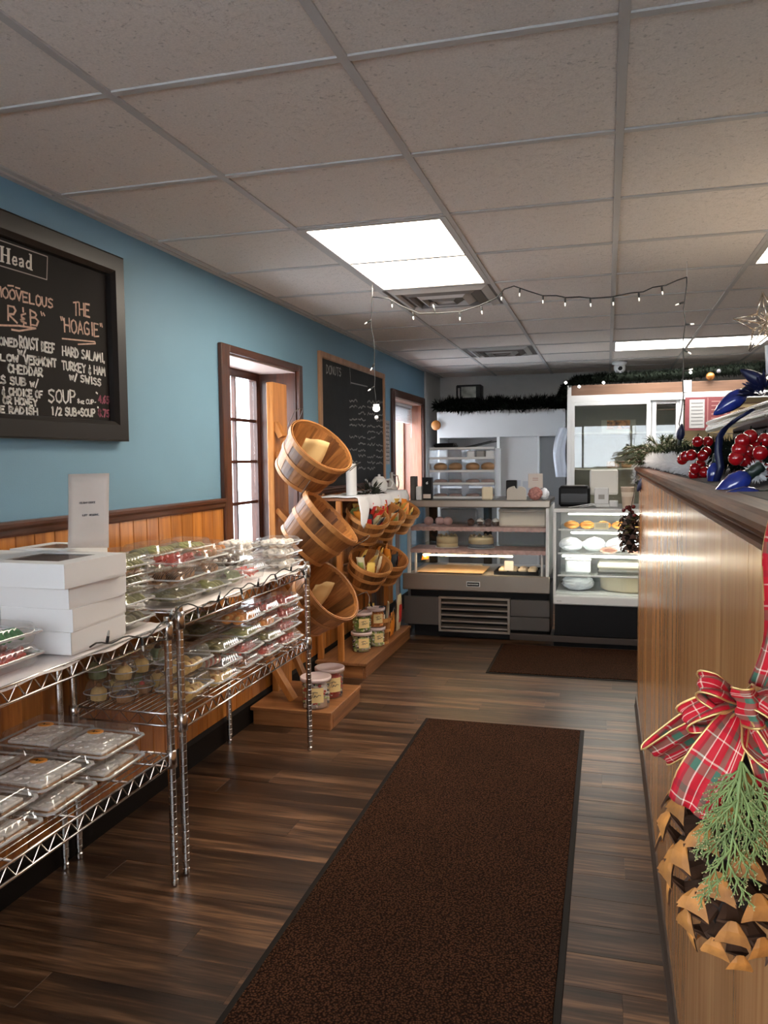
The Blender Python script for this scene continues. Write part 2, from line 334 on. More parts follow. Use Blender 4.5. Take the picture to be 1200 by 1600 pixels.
# ---- left wall: two deep window openings, plus one added unseen for light
W0 = (-1.2, .3, .85, 1.955); W1 = (3.70, 4.65, 0.85, 1.955); W2 = (6.97, 8.12, 0.98, 1.965)
wl = MB()
ys = [-1.5, W0[0], W0[1], W1[0], W1[1], W2[0], W2[1], 9.0]
for a, b in ((0, 1), (2, 3), (4, 5), (6, 7)): wl.box(-2.15, XW, ys[a], ys[b], 0, ZC+.1)
for w_ in (W0, W1, W2): wl.box(-2.15, XW, w_[0], w_[1], 0, w_[2]); wl.box(-2.15, XW, w_[0], w_[1], w_[3], ZC+.1)
wall = wl.build('wall_left', M_blue, kind='structure')
MB().box(XW, XW+.02, 8.26, 9.0, 0, ZC).build('wall_panel', M_grey, wall)
# wainscot boards, each its own part
pk = {}
def wain(y0, y1, z1=1.175):
    y = y0; n = 0
    while y < y1-.02:
        wd = min([.094, .098, .09, .101][n % 4], y1-y); n += 1
        k = (round(wd, 3), z1)
        if k not in pk: pk[k] = MB().bbox(0, .012, .0012, wd-.0012, .12, z1, .0025).mesh('wainscot_board', W_wain)
        inst(pk[k], 'wainscot_board', wall, (XW, y, 0)); y += wd
wain(1.2, 3.615); wain(4.705, 6.87); 
for y0, y1 in ((3.615, 4.705), ): wain(y0, y1, .80)
def rail(name, y0, y1):
    m = MB(); prof = [(0, 1.172), (.018, 1.172), (.022, 1.18), (.026, 1.195), (.034, 1.205), (.036, 1.216), (.03, 1.222), (0, 1.222)]
    m.poly([(XW+a, y0, b) for a, b in prof], (0, y1-y0, 0)); return m.build(name, W_trim_y, kind='structure')
rail('trim_1', .40, 3.612); rail('trim_2', 4.71, 6.86)
MB().poly([(XW, 0, 0), (XW+.022, 0, 0), (XW+.022, 0, .105), (XW+.012, 0, .125), (XW, 0, .125)], (0, 8.2, 0)).build('baseboard_left', M_dark, kind='structure')

# ---- windows
M_glass = clear('window_glass', refl=.06, rough=.0)
def window(n, W, outer, cols, rws, xs, frame_mat, label_frame=None):
    y0, y1, z0, z1 = W; oy0, oy1, oz0, oz1 = outer
    r = thing('window_%d' % n, None, None, (XW, y0, z0), kind='structure')
    def P(mb, name, m, par=r): return mb.build(name, m, par, loc=(-XW, -y0, -z0)) if par is r else mb.build(name, m, par)
    t = .024
    P(MB().bbox(XW, XW+t, oy0, y0+.004, oz0, oz1, .004), 'casing', W_trim); P(MB().bbox(XW, XW+t, y1-.004, oy1, oz0, oz1, .004), 'casing', W_trim)
    P(MB().bbox(XW, XW+t, y0+.004, y1-.004, z1-.004, oz1, .004), 'casing', W_trim_y); P(MB().bbox(XW-.01, XW+.05, oy0, oy1, z0-.03, z0+.004, .004), 'sill', W_trim_y)
    P(MB().box(-2.15, XW, y0, y0+.014, z0, z1), 'jamb', frame_mat); P(MB().box(-2.15, XW, y1-.014, y1, z0, z1), 'jamb', frame_mat)
    P(MB().box(-2.15, XW, y0+.014, y1-.014, z1-.014, z1), 'head_jamb', M_soffit); P(MB().box(-2.15, XW-.01, y0+.014, y1-.014, z0-.01, z0+.01), 'stool', frame_mat)
    s = MB(); a = .045; Y0, Y1, Z0, Z1 = y0+.014, y1-.014, z0+.01, z1-.014
    s.box(xs-.03, xs+.02, Y0, Y0+a, Z0, Z1).box(xs-.03, xs+.02, Y1-a, Y1, Z0, Z1).box(xs-.03, xs+.02, Y0+a, Y1-a, Z0, Z0+a).box(xs-.03, xs+.02, Y0+a, Y1-a, Z1-a, Z1)
    P(s, 'sash', frame_mat)
    for i in range(1, cols): yy = Y0+a+(Y1-Y0-2*a)*i/cols; P(MB().box(xs-.012, xs+.012, yy-.008, yy+.008, Z0+a, Z1-a), 'muntin', frame_mat)
    for k in range(1, rws): zz = Z0+a+(Z1-Z0-2*a)*k/rws; P(MB().box(xs-.013, xs+.013, Y0+a, Y1-a, zz-.009, zz+.009), 'muntin', frame_mat)
    gy = (Y1-Y0-2*a)/cols; gz = (Z1-Z0-2*a)/rws
    for i in range(cols):
        for k in range(rws): P(MB().box(xs-.004, xs-.001, Y0+a+gy*i+.001, Y0+a+gy*(i+1)-.001, Z0+a+gz*k+.001, Z0+a+gz*(k+1)-.001), 'pane', M_glass)
    return r
M_soffit = mat('window_soffit_paint', (0.55, 0.42, 0.36), .5)
window(1, W1, (3.615, 4.705, .78, 1.99), 3, 4, -2.11, W_trim)
window(4, W0, (-1.285, .385, .78, 1.99), 3, 2, -2.11, W_trim)  # unseen window added behind the camera to brighten the cake box fronts
w2 = window(2, W2, (6.885, 8.2, .9, 2.03), 1, 1, -2.05, wood('reddish_jamb_wood', (.30, .10, .05), (.46, .2, .12), 'z', 2, .3, coat=.4))
# raised blind in the far window
bl = thing('window_blind', 'raised white slat blind bunched at the top of the far window', 'blind', (-1.97, 7.55, 1.95))
MB().bbox(-.03, .03, -.54, .54, -.03, .0, .003).build('headrail', M_white, bl)
for k in range(14): MB().poly([(-.03, -.53, -.036-k*.011), (.03, -.53, -.040-k*.011), (.03, -.53, -.038-k*.011), (-.03, -.53, -.034-k*.011)], (0, 1.06, 0)).build('slat', M_white, bl)
MB().tube([(.025, .5, -.02), (.028, .505, -.25), (.026, .5, -.33)], .003, 5).build('cord', M_white, bl)

# ---- other walls
wb = MB().box(-2.15, 3.8, 9.0, 9.15, 0, ZC+.1).build('wall_back', M_grey, kind='structure')
MB().box(3.6, 3.75, -1.5, 9.0, 0, ZC+.1).build('wall_right', M_grey, kind='structure')
fw = MB().box(-2.15, -1.35, -1.65, -1.5, 0, ZC+.1).box(1.35, 3.8, -1.65, -1.5, 0, ZC+.1).box(-1.35, 1.35, -1.65, -1.5, 0, 1.15).box(-1.35, 1.35, -1.65, -1.5, 2.03, ZC+.1)
fw.build('wall_front', M_grey, kind='structure')
w3 = thing('window_3', None, None, (0.0, -1.55, 1.15), kind='structure')
for x in (-1.33, -.45, .45, 1.33): MB().box(x-.02, x+.02, -.03, .03, 0, .88).build('mullion', M_white, w3)
for z in (.02, .86): MB().box(-1.31, 1.31, -.03, .03, z-.02, z+.02).build('frame_rail', M_white, w3)
for x in (-.89, 0, .89): MB().box(x-.42, x+.42, -.004, .0, .04, .84).build('pane', M_glass, w3)

# ---- outside: snow and the house next door
MB().box(-40, -2.3, -30, 40, -.35, -.3).box(-40, 40, -40, -1.9, -.35, -.3).build('ground', mat('snow', (.85, .88, .92), .8, bump=.3, bscale=2), kind='structure')
hs = thing('neighbour_house', 'pale clapboard house seen blown out through the near window', 'house', (-10, 6, -.3))
M_sid = mat('pale_siding', (.82, .84, .86), .7)
sd = MB()
for k in range(22): sd.poly([(0, -3, k*.2), (.03, -3, k*.2), (.005, -3, k*.2+.2), (0, -3, k*.2+.2)], (0, 16, 0))
sd.box(-4, 0, -3, 13, 0, 4.4); sd.build('siding', M_sid, hs)
for y in (2.5, 6.5): 
    f_ = MB().box(.02, .07, y-.6, y+.6, 1.2, 2.8).build('window', M_white, hs); MB().box(.07, .075, y-.5, y+.5, 1.3, 2.7).build('pane', mat('dark_pane', (.12, .14, .17), .1), f_)
MB().poly([(-4.3, -3.3, 4.4), (.4, -3.3, 4.3), (-2, -3.3, 6)], (0, 16.6, 0)).build('roof', mat('snowy_roof', (.75, .78, .82), .8), hs)

# ---- ceiling fixtures
M_lamp = mat('lamp_diffuser', (1, 1, 1), .5, emit=9.0, ecol=(1.0, .88, .72))
M_lamp2 = mat('lamp_diffuser_far', (1, 1, 1), .5, emit=9.0, ecol=(1.0, .95, .88))
def troffer(cx, cy, sx, sy, label, m):
    t = thing('ceiling_light', label, 'ceiling light', (cx, cy, ZC)); a = .028
    MB().box(-sx/2, sx/2, -sy/2, -sy/2+a, -.004, .02).box(-sx/2, sx/2, sy/2-a, sy/2, -.004, .02).box(-sx/2, -sx/2+a, -sy/2+a, sy/2-a, -.004, .02).box(sx/2-a, sx/2, -sy/2+a, sy/2-a, -.004, .02).build('frame', M_run, t)
    MB().box(-sx/2+a, sx/2-a, -sy/2+a, sy/2-a, .002, .01).build('diffuser', m, t); return t
troffer((GX[1]+GX[2])/2, 3.006+.6096, .595, 1.205, 'large bright lit ceiling panel above the aisle beside the square vent', M_lamp)
troffer((GX[4]+GX[5])/2, 3.006+.6096, .595, 1.205, 'lit ceiling panel at the right edge above the counter', M_lamp)
troffer(GX[4], 6.664+.3048, 1.205, .595, 'far lit ceiling panel lying crosswise above the glass fridge', M_lamp2)
def vent(cx, cy, label, col, half):
    t = thing('ceiling_vent', label, 'vent', (cx, cy, ZC)); m = mat(col[0], col[1], .4, metal=col[2]); h = half
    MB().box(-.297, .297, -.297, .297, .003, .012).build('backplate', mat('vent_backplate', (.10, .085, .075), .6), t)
    for k, s in enumerate((h, h*.78, h*.56, h*.34)):
        z = -.004-k*.005; q = MB(); w_ = h*.14
        ring_o = [(-s, -s), (s, -s), (s, s), (-s, s)]; s2 = s-w_; ring_i = [(-s2, -s2), (s2, -s2), (s2, s2), (-s2, s2)]
        vs = [(x, y, .002) for x, y in ring_o]+[(x, y, z-.012) for x, y in ring_i]+[(x*.97, y*.97, .002) for x, y in ring_i]
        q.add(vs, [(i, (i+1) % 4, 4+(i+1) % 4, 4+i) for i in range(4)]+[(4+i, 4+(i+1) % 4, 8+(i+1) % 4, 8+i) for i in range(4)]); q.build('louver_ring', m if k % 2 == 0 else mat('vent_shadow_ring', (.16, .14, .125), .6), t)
    s = h*.2; MB().poly([(-s, -s, -.022), (s, -s, -.022), (s, s, -.022), (-s, s, -.022)], (0, 0, .004)).build('core', m, t)
vent((GX[1]+GX[2])/2, 4.225+.3048, 'square louvered metal vent beside the big ceiling light', ('vent_metal', (.50, .46, .42), .0), .275)
vent((GX[1]+GX[2])/2, 6.664+.3048, 'smaller looking louvered vent in the ceiling towards the back wall', ('vent_pale', (.50, .50, .48), .0), .25)
sc_ = thing('security_camera', 'white dome security camera on the ceiling above the fridge', 'camera', (.113, 8.09, ZC))
MB().lathe([(.07, 0), (.072, -.02), (.055, -.03), (.05, -.035)][::-1], 20).build('mount', M_white, sc_)
MB().ball((0, 0, -.06), .055, 18, 12).build('dome', M_white, sc_)
MB().ball((.005, -.047, -.068), .022, 12, 8, sq=(1, .5, 1)).build('lens', M_black, sc_)

# ---- half wall with its trim (the counter divider on the right)
W_part = wood('laminated_divider_wood', (.34, .15, .052), (.58, .30, .125), 'z', .9, .24, dist=10, objvar=.10, coat=.05, fine=1.2, bump=.03, c3=(.46, .22, .088))
W_part.node_tree.nodes['Principled BSDF'].inputs['Specular IOR Level'].default_value = .28
dv = MB().box(PXX+.012, .42, -1.2, 4.66, 0, 1.30).build('wall_divider', mat('divider_core', (.2, .1, .05), .6), kind='structure')
y = -1.2; n = 0; pc = {}
while y < 4.66:
    wd = [.19, .24, .17, .22, .205, .25][n % 6]; wd = min(wd, 4.66-y); n += 1
    k = round(wd, 3)
    if k not in pc: pc[k] = MB().bbox(0, .012, .0003, wd-.0003, .05, 1.312, .0005).mesh('facing_board', W_part)
    inst(pc[k], 'facing_board', dv, (PXX, y, 0)); y += wd
MB().box(PXX, .42, 4.66, 4.672, .05, 1.312).build('end_board', W_part, dv)
MB().poly([(PXX-.014, -1.2, 0), (PXX, -1.2, 0), (PXX, -1.2, .055), (PXX-.006, -1.2, .055), (PXX-.01, -1.2, .01)], (0, 5.86, 0)).build('baseboard_divider', mat('brown_rubber_base', (.05, .035, .028), .4), kind='structure')
W_cap = wood('counter_edge_wood', (.045, .015, .006), (.17, .068, .030), 'y', 3, .5, dist=9, coat=0)
W_cap.node_tree.nodes['Principled BSDF'].inputs['Specular IOR Level'].default_value = .12
prof = [(.0, 0), (-.006, 0), (-.012, .004), (-.012, .010), (-.005, .013), (-.005, .018), (-.017, .022), (-.024, .030), (-.026, .038), (-.022, .045), (-.012, .048), (.03, .048), (.03, 0)]
MB().poly([(PXX+a, -1.2, 1.302+b) for a, b in prof], (0, 5.90, 0)).build('trim_3', W_cap, kind='structure')
# ================================================================== FLOOR MATS
def mat_carpet():
    m = mat('brown_entry_carpet', (.075, .036, .020), .9, spec=.08); nt = m.node_tree; N = nt.nodes; L = nt.links; b = N['Principled BSDF']
    tc = N.new('ShaderNodeTexCoord'); v = N.new('ShaderNodeTexVoronoi'); v.inputs['Scale'].default_value = 150; L.new(tc.outputs['Object'], v.inputs[0])
    n = N.new('ShaderNodeTexNoise'); n.inputs['Scale'].default_value = 3; L.new(tc.outputs['Object'], n.inputs[0])
    cr = N.new('ShaderNodeValToRGB'); e = cr.color_ramp.elements; e[0].position = .1; e[0].color = (.100, .042, .020, 1); e[1].position = .62; e[1].color = (.012, .0045, .0025, 1)
    L.new(v.outputs['Distance'], cr.inputs[0]); h = N.new('ShaderNodeHueSaturation'); r = N.new('ShaderNodeMapRange'); r.inputs[3].default_value = .7; r.inputs[4].default_value = 1.35
    L.new(n.outputs[0], r.inputs[0]); L.new(r.outputs[0], h.inputs['Value']); L.new(cr.outputs[0], h.inputs['Color']); L.new(h.outputs[0], b.inputs['Base Color'])
    bp = N.new('ShaderNodeBump'); bp.invert = True; bp.inputs['Strength'].default_value = .8; bp.inputs['Distance'].default_value = .004; L.new(v.outputs['Distance'], bp.inputs['Height']); L.new(bp.outputs[0], b.inputs['Normal'])
    return m
M_carpet = mat_carpet()
def rug(x0, x1, y0, y1, label):
    r = thing('floor_mat', label, 'floor mat', ((x0+x1)/2, (y0+y1)/2, 0)); a, b = (x1-x0)/2, (y1-y0)/2
    MB().bbox(-a, a, -b, b, 0.0002, .004, .002).build('rubber_border', M_dark, r)
    MB().bbox(-a+.02, a-.02, -b+.02, b-.02, .004, .010, .003).build('carpet_top', M_carpet, r)
rug(-.935, -.10, -.6, 4.155, 'long brown ribbed floor mat with black rubber edge running up the aisle')
rug(-.755, .95, 5.14, 5.98, 'short brown floor mat lying in front of the glass display cases')

# ================================================================== WIRE SHELVING
M_chr = mat('chrome_wire', (.80, .78, .76), .16, metal=1.0)
M_chrd = mat('chrome_post', (.62, .60, .58), .22, metal=1.0)
FX, BX = -1.375, -1.80
def wire_shelf(rt, z, L_):
    m = MB()
    for x in (FX-BX, 0):
        for zz in (0, -.042): m.tube([(x, .012, zz), (x, L_-.012, zz)], .0038, 6)
        n = int(L_/.03); m.tube([(x, .012+(L_-.024)*i/n, -.002 if i % 2 else -.040) for i in range(n+1)], .0026, 5)
    for y in (.012, L_-.012):
        for zz in (0, -.042): m.tube([(0, y, zz), (FX-BX, y, zz)], .0038, 6)
        m.tube([((FX-BX)*i/12, y, -.002 if i % 2 else -.04) for i in range(13)], .0026, 5)
    k = 16
    for i in range(1, k): x = (FX-BX)*i/k; m.tube([(x, .012, .003), (x, L_-.012, .003)], .0022, 5)
    for i in range(1, 5): y = L_*i/5; m.tube([(0, y, -.003), (FX-BX, y, -.003)], .0036, 5)
    s = m.build('wire_shelf', M_chr, rt, loc=(0, 0, z))
    for x in (0, FX-BX):
        for y in (0, L_): MB().lathe([(.0145, -.05), (.019, -.046), (.017, .008), (.0145, .01)], 12, (x, y, 0)).build('collar', M_chrd, s)
def shelving(y0, L_, shelves, top, label):
    rt = thing('wire_shelving_unit', label, 'shelving unit', (BX, y0, 0), group='chrome wire shelving units')
    for x in (0, FX-BX):
        for y in (0, L_):
            prof = [(.006, 0), (.012, .004), (.012, .02), (.009, .024), (.009, .04), (.0127, .042)]
            z = .05
            while z < top-.02: prof += [(.0127, z), (.0117, z+.001), (.0117, z+.003), (.0127, z+.004)]; z += .0254
            prof += [(.0127, top-.004), (.0115, top), (.0001, top+.001)]
            MB().lathe(prof, 14, (x, y, 0), smooth=False).build('post', M_chrd, rt)
    for z in shelves: wire_shelf(rt, z, L_)
    return rt
Z1T, Z1L, Z2T, Z2M = .878, .450, .898, .548
shelving(1.08, 1.21, (Z1L, Z1T), .905, 'nearest chrome wire shelving unit holding white cake boxes and clear trays')
shelving(2.365, 1.185, (Z2M, Z2T), .925, 'second chrome wire shelving unit reaching to the bushel basket stand')
# white plastic liners draped on the top shelves
M_lin = mat('white_liner', (.74, .68, .66), .5, bump=.3, bscale=22)
def liner(y0, y1, z, label):
    rows = []; n = int((y1-y0)/.025)
    for i in range(n+1):
        y = y0+(y1-y0)*i/n; r = []
        for j in range(22):
            x = BX+.02+(FX-BX-.006)*j/19; zz = z+.008+.0022*math.sin(17*y+5*j*.3)*math.sin(j*.9+y*9)
            if j > 17: zz = z+.010-(j-17)*.004+.004*math.sin(y*31); x = FX-.018+(j-17)*.006+.004*math.sin(y*23)
            r.append((x, y, zz))
        rows.append(r)
    return MB().strip(rows).build('shelf_liner', M_lin, label=label, cat='shelf liner', solid=.0012)
liner(1.10, 2.275, Z1T, 'crinkled white plastic liner under the cake boxes on the near shelf')
liner(2.38, 3.535, Z2T, 'crinkled white plastic liner under the powdered cookies on the second shelf')

# black string light wire looped along the front of the top shelves
M_wire = mat('black_wire', (.008, .008, .008), .5)
def string(name, pts, bulbs, label, r=.0022, lit=0.0, start=0):
    t = thing(name, label, 'string lights', pts[0]); o = Vector(pts[0])
    MB().tube([Vector(p)-o for p in pts], r, 6).build('wire', M_wire, t)
    mg = mat('clear_bulb', (.9, .88, .8), .1, emit=.35, ecol=(1, .95, .85)) if lit else mat('unlit_bulb', (.5, .5, .48), .1)
    for p, d in bulbs:
        p = Vector(p)-o; d = Vector(d).normalized()
        b = MB().tube([p, p+d*.006, p+d*.022, p+d*.024], [.003, .0048, .0042, .0035], 8).build('bulb_socket', M_wire, t)
        MB().tube([p+d*.022, p+d*.03, p+d*.038, p+d*.042], [.0025, .0036, .003, .0008], 8).build('bulb', mg, b)
    return t
pts = []; bl_ = []
for i in range(60):
    y = 1.86+i*.0285; z0 = (Z1T if y < 2.32 else Z2T)
    z = z0+.012+.012*math.sin(y*14)+.008*math.sin(y*37+1); x = FX+.012+.006*math.sin(y*21)
    if 3.0 < y < 3.22: z += .02*math.sin((y-3.0)/.22*math.pi)
    pts.append((x, y, z))
    if i % 6 == 3: bl_.append(((x, y, z), (.3, RV(-.4, .4), 1 if i % 12 == 3 else -1)))
string('string_light_wire', pts, bl_, 'black unlit string light wire looped along the front edge of both shelves', .0025)

# ================================================================== CONTAINERS
M_cl = clear('clear_food_plastic', (.97, .97, .965), refl=.07, haze=.04, rough=.05)
M_clb = clear('clear_base_plastic', (.95, .95, .94), refl=.06, haze=.02, rough=.08)
M_rim = clear('plastic_rim', (.95, .95, .95), refl=.25, haze=.42, rough=.1)  # strong white haze paints the bright highlight along the rim edges
def rrect(a, b, n, r, amp):
    """rounded rectangle outline, corrugated by amp"""
    P = []; per = [( -a+r, -b, a-r, -b), (a, -b+r, a, b-r), (a-r, b, -a+r, b), (-a, b-r, -a, -b+r)]; k = 0
    for x0, y0, x1, y1 in per:
        nx, ny = (y1-y0), -(x1-x0); l = math.hypot(nx, ny); nx /= l; ny /= l; m = n//4
        for i in range(m+1):
            t = i/m; o = (amp if k % 2 else -amp) if 0 < i < m else 0; k += 1
            P.append((x0+(x1-x0)*t+nx*o, y0+(y1-y0)*t+ny*o))
    return P
CM = {}
def clam_meshes(a, b, hb, ht, n=64):
    k = (a, b, hb, ht)
    if k in CM: return CM[k]
    def rows(sp): return [[(x, y, z) for x, y in rrect(aa, bb, n, .014, am)] for aa, bb, z, am in sp]
    base = MB(); R = rows([(a-.02, b-.02, .001, 0), (a-.014, b-.014, .004, .002), (a-.007, b-.007, hb-.002, .0028), (a-.003, b-.003, hb, 0)])
    base.strip(R, closed=True); base.add(R[0], [tuple(range(len(R[0])-1, -1, -1))])
    lid = MB(); R = rows([(a-.003, b-.003, hb+.003, 0), (a-.006, b-.006, hb+.006, .0028), (a-.012, b-.012, hb+ht-.006, .0028), (a-.019, b-.019, hb+ht-.001, 0)])
    lid.strip(R, closed=True); lid.add(R[-1], [tuple(range(len(R[0])))])
    rim = MB(); R = rows([(a-.004, b-.004, hb-.001, 0), (a+.003, b+.003, hb-.001, 0), (a+.003, b+.003, hb+.0035, 0), (a-.004, b-.004, hb+.0035, 0)]); rim.strip(R, closed=True, smooth=False)
    CM[k] = (base.mesh('container_base', M_clb), lid.mesh('container_lid', M_cl), rim.mesh('container_rim', M_rim)); return CM[k]
def cm_(n, c, **k): return mat(n, c, k.pop('rough', .6), var=.15, vscale=60, bump=.3, bscale=90, **k)
F_green = cm_('green_icing', (.34, .34, .12), objvar=.2); F_olive = cm_('olive_biscuit', (.20, .18, .07), objvar=.2); F_pow = cm_('powdered_sugar', (.80, .74, .68), objvar=.06)
F_brown = cm_('baked_brown', (.36, .17, .06), objvar=.2); F_choc = cm_('chocolate', (.06, .025, .012), rough=.35); F_red = cm_('red_icing', (.62, .10, .07), objvar=.2)
F_pink = cm_('pink_icing', (.72, .30, .28), objvar=.15); F_yel = cm_('yellow_pastry', (.68, .46, .17), objvar=.15); F_white = cm_('white_glaze', (.82, .78, .74)); F_bgreen = cm_('mint_icing', (.22, .26, .13), objvar=.15)
F_dgreen = cm_('bright_green_sugar', (.03, .24, .06)); F_or = cm_('orange_icing', (.70, .26, .05), objvar=.15)
def food_finger(m1, L_=.055, r=.011, curve=.012):
    pts = [(0, -L_/2+L_*i/6, -curve*((i-3)/3)**2) for i in range(7)]
    return MB().tube(pts, [r*.45, r*.85, r, r*1.05, r, r*.85, r*.45], 8).mesh('cookie', m1)
def food_disc(m1, m2=None, r=.024, h=.012, stripes=0):
    m = MB().lathe([(.0001, 0), (r*.9, 0), (r, h*.35), (r*.92, h*.75), (r*.5, h), (.0001, h*1.05)], 14)
    if stripes:
        for i in range(-2, 3): m.tube([(i*r*.32-.003, -math.sqrt(max(0, 1-(i*.36)**2))*r*.85, h*.82), (i*r*.32, 0, h*1.12), (i*r*.32+.003, math.sqrt(max(0, 1-(i*.36)**2))*r*.85, h*.82)], .0018, 5, mi=1)
    elif m2: m.ball((0, 0, h), r*.4, 10, 6, 1, (1, 1, .5))
    return m.mesh('cookie', [m1, m2 or m1])
def food_ball(m1, r=.017): return MB().ball((0, 0, r*.9), r, 10, 7, sq=(1, 1, .9)).mesh('cookie', m1)
def food_star(m1, m2, r=.024, h=.013):
    P = [(r*(1 if i % 2 == 0 else .55)*math.cos(i*math.pi/5), r*(1 if i % 2 == 0 else .55)*math.sin(i*math.pi/5), 0) for i in range(10)]
    m = MB().poly(P, (0, 0, h*.6)); m.poly([(x*.85, y*.85, h*.6) for x, y, _ in P], (0, 0, h*.4), 1); return m.mesh('cookie', [m1, m2])
def food_slice(m1, m2, m3):
    m = MB().bbox(-.03, .03, -.045, .045, 0, .018, .003, 0).bbox(-.029, .029, -.044, .044, .018, .028, .003, 1)
    for k in range(5): m.ball((RV(-.02, .02), RV(-.035, .035), .029), .008, 8, 5, 2, (1.2, 1, .5))
    return m.mesh('cookie', [m1, m2, m3])
def food_roll(m1, m2):
    m = MB()
    for k in range(8): m.lathe([(.001, -.009), (.016, -.007), (.021, 0), (.016, .007), (.001, .009)], 12, mi=k % 2, M=Matrix.Translation((0, -.055+k*.0157, .02)) @ Matrix.Rotation(math.pi/2-.3, 4, 'X'))
    return m.mesh('cookie', [m1, m2])
FM = {'green': food_finger(F_green), 'olive': food_finger(F_olive, .05, .013), 'powder': food_ball(F_pow), 'brown': food_disc(F_brown, F_choc, stripes=1), 'choc': food_disc(F_choc, F_white), 'red': food_star(F_red, F_pink),
      'pink': food_star(F_pink, F_red), 'yellow': food_disc(F_yel, F_brown, .026, .018), 'mint': food_disc(F_bgreen, F_choc, .03, .022), 'mix': food_disc(F_brown, F_red), 'cake': food_slice(F_brown, F_white, F_white), 'roll': food_roll(F_white, F_pink), 'holly': food_finger(F_dgreen, .05, .012), 'orange': food_disc(F_or, F_yel), 'dark': food_finger(F_brown, .055, .013)}
DESC = {'green': 'pale green finger cookie', 'olive': 'olive green crescent cookie', 'powder': 'white powdered sugar ball cookie', 'brown': 'brown cookie with chocolate stripes', 'choc': 'dark chocolate cookie with white centre', 'red': 'red iced star cookie',
        'pink': 'pink iced star cookie', 'yellow': 'yellow glazed pastry round', 'mint': 'mint green cookie with dark centre', 'mix': 'brown cookie with red centre', 'cake': 'white iced cake square', 'roll': 'white and pink twisted roll', 'holly': 'bright green sugared finger cookie', 'orange': 'orange iced round cookie', 'dark': 'dark brown finger cookie'}
W_ = {'green': 'green finger cookies', 'olive': 'olive green cookies', 'powder': 'powdered sugar cookies', 'brown': 'striped brown cookies', 'choc': 'dark chocolate cookies', 'red': 'red star cookies', 'pink': 'pink star cookies', 'yellow': 'yellow pastries', 'mint': 'mint green cookies', 'mix': 'red centred cookies', 'cake': 'iced cake squares', 'roll': 'twisted white rolls', 'holly': 'bright green cookies', 'orange': 'orange iced cookies', 'dark': 'dark finger cookies'}
def fill(kind, a, b, hb, ht, base, zrot, lab, bulk):
    """cookies inside a container: top-level things, or one heap where they cannot be told apart"""
    me = FM[kind]; heap = MB() if bulk else None
    c, s = math.cos(zrot), math.sin(zrot); A, B = a-.026, b-.026
    def put(x, y, z, rot, sc=1.0):
        if bulk:
            M = Matrix.Translation((x, y, z)) @ Euler(rot).to_matrix().to_4x4() @ Matrix.Scale(sc, 4)
            heap.add([M @ v.co for v in me.vertices], [tuple(p.vertices) for p in me.polygons], 0, False)
            n = len(me.polygons)
            for i, p in enumerate(me.polygons): heap.mi[-n+i] = p.material_index; heap.sm[-n+i] = p.use_smooth
            return
        o = inst(me, 'cookie', None, (base[0]+x*c-y*s, base[1]+x*s+y*c, base[2]+z), (rot[0], rot[1], rot[2]+zrot), scale=(sc, sc, sc))
        tag(o, '%s %s' % (DESC[kind], lab), 'cookie', '%s %s' % (W_[kind], lab))
    H = hb+ht
    if kind in ('green', 'olive', 'holly', 'dark'):
        n = max(3, int(2*B/.020)) 
        for i in range(n):
            y = -B+2*B*(i+.5)/n
            for x in ((-A*.48, A*.48) if A > .045 else (0,)): put(x+RV(-.002, .002), y, .027+RV(0, .003), (RV(-.2, .2), -.45, math.pi/2+RV(-.25, .25)), 1.08)
    elif kind == 'powder':
        nx, ny = max(2, int(2*A/.030)), max(2, int(2*B/.034))
        for lay in range(1 if H < .05 or not bulk else 2):
            for i in range(nx):
                for j in range(ny): put(-A+2*A*(i+.5)/nx+RV(-.002, .002), -B+2*B*(j+.5)/ny+RV(-.002, .002), .004+lay*.028+(0 if bulk else .004), (RV(0, .5), 0, RV(0, 3)), 1.05)
    elif kind == 'cake':
        nx, ny = max(1, int(2*A/.052)), max(1, int(2*B/.080))
        for i in range(nx):
            for j in range(ny): put(-A+2*A*(i+.5)/nx, -B+2*B*(j+.5)/ny, .006, (0, 0, RV(-.04, .04)), .89)
    elif kind == 'roll':
        for i in range(max(1, int(2*A/.05))): put(-A+.025+i*.05, 0, .006, (0, 0, RV(-.05, .05)), 1.0)
    else:
        nx, ny = max(2, int(2*A/.046)), max(2, int(2*B/.032))
        for i in range(nx):
            for j in range(ny): put(-A+2*A*(i+.5)/nx, -B+2*B*(j+.5)/ny, .025 if kind != 'yellow' else .020, (.7+RV(-.1, .1), RV(-.12, .12), RV(-.3, .3)), 1.08)
    if bulk: 
        inst(heap.mesh('cookie_heap', [F_ for F_ in me.materials]), 'cookie_heap', None, base, (0, 0, zrot), label='%s heap %s' % (DESC[kind].rsplit(' ', 1)[0]+' cookies', lab), cat='cookies', kind='stuff')
def clam(x, y, z, a, b, hb, ht, kind, label, flab, zrot=0.0, sticker=False, group=None, bulk=False):
    t = thing('food_container', label, 'food container', (x, y, z), (0, 0, zrot), group)
    B_, L_, R2 = clam_meshes(a, b, hb, ht)
    inst(B_, 'container_base', t); inst(L_, 'container_lid', t); inst(R2, 'container_rim', t)
    if sticker: 
        s = MB().lathe([(.0001, 0), (.021, 0), (.021, .0006), (.0001, .0007)], 20, sx=1.25).build('round_sticker', mat('orange_sticker', (.80, .33, .06), .5), t, loc=(.0, .0, hb+ht-.0006), label='orange round sticker with dark script')
        q = MB(); stroke(q, [(-.012, -.002, .0008), (-.006, .006, .0008), (-.004, -.006, .0008), (.002, .002, .0008), (.006, -.003, .0008), (.013, .004, .0008)], (0, 0, 1), .0022); q.build('sticker_script', M_dark, s)
    if kind: fill(kind, a, b, hb, ht, (x, y, z), zrot, flab, bulk)
    return t
ORD = ['bottom', 'second', 'third', 'fourth', 'fifth']
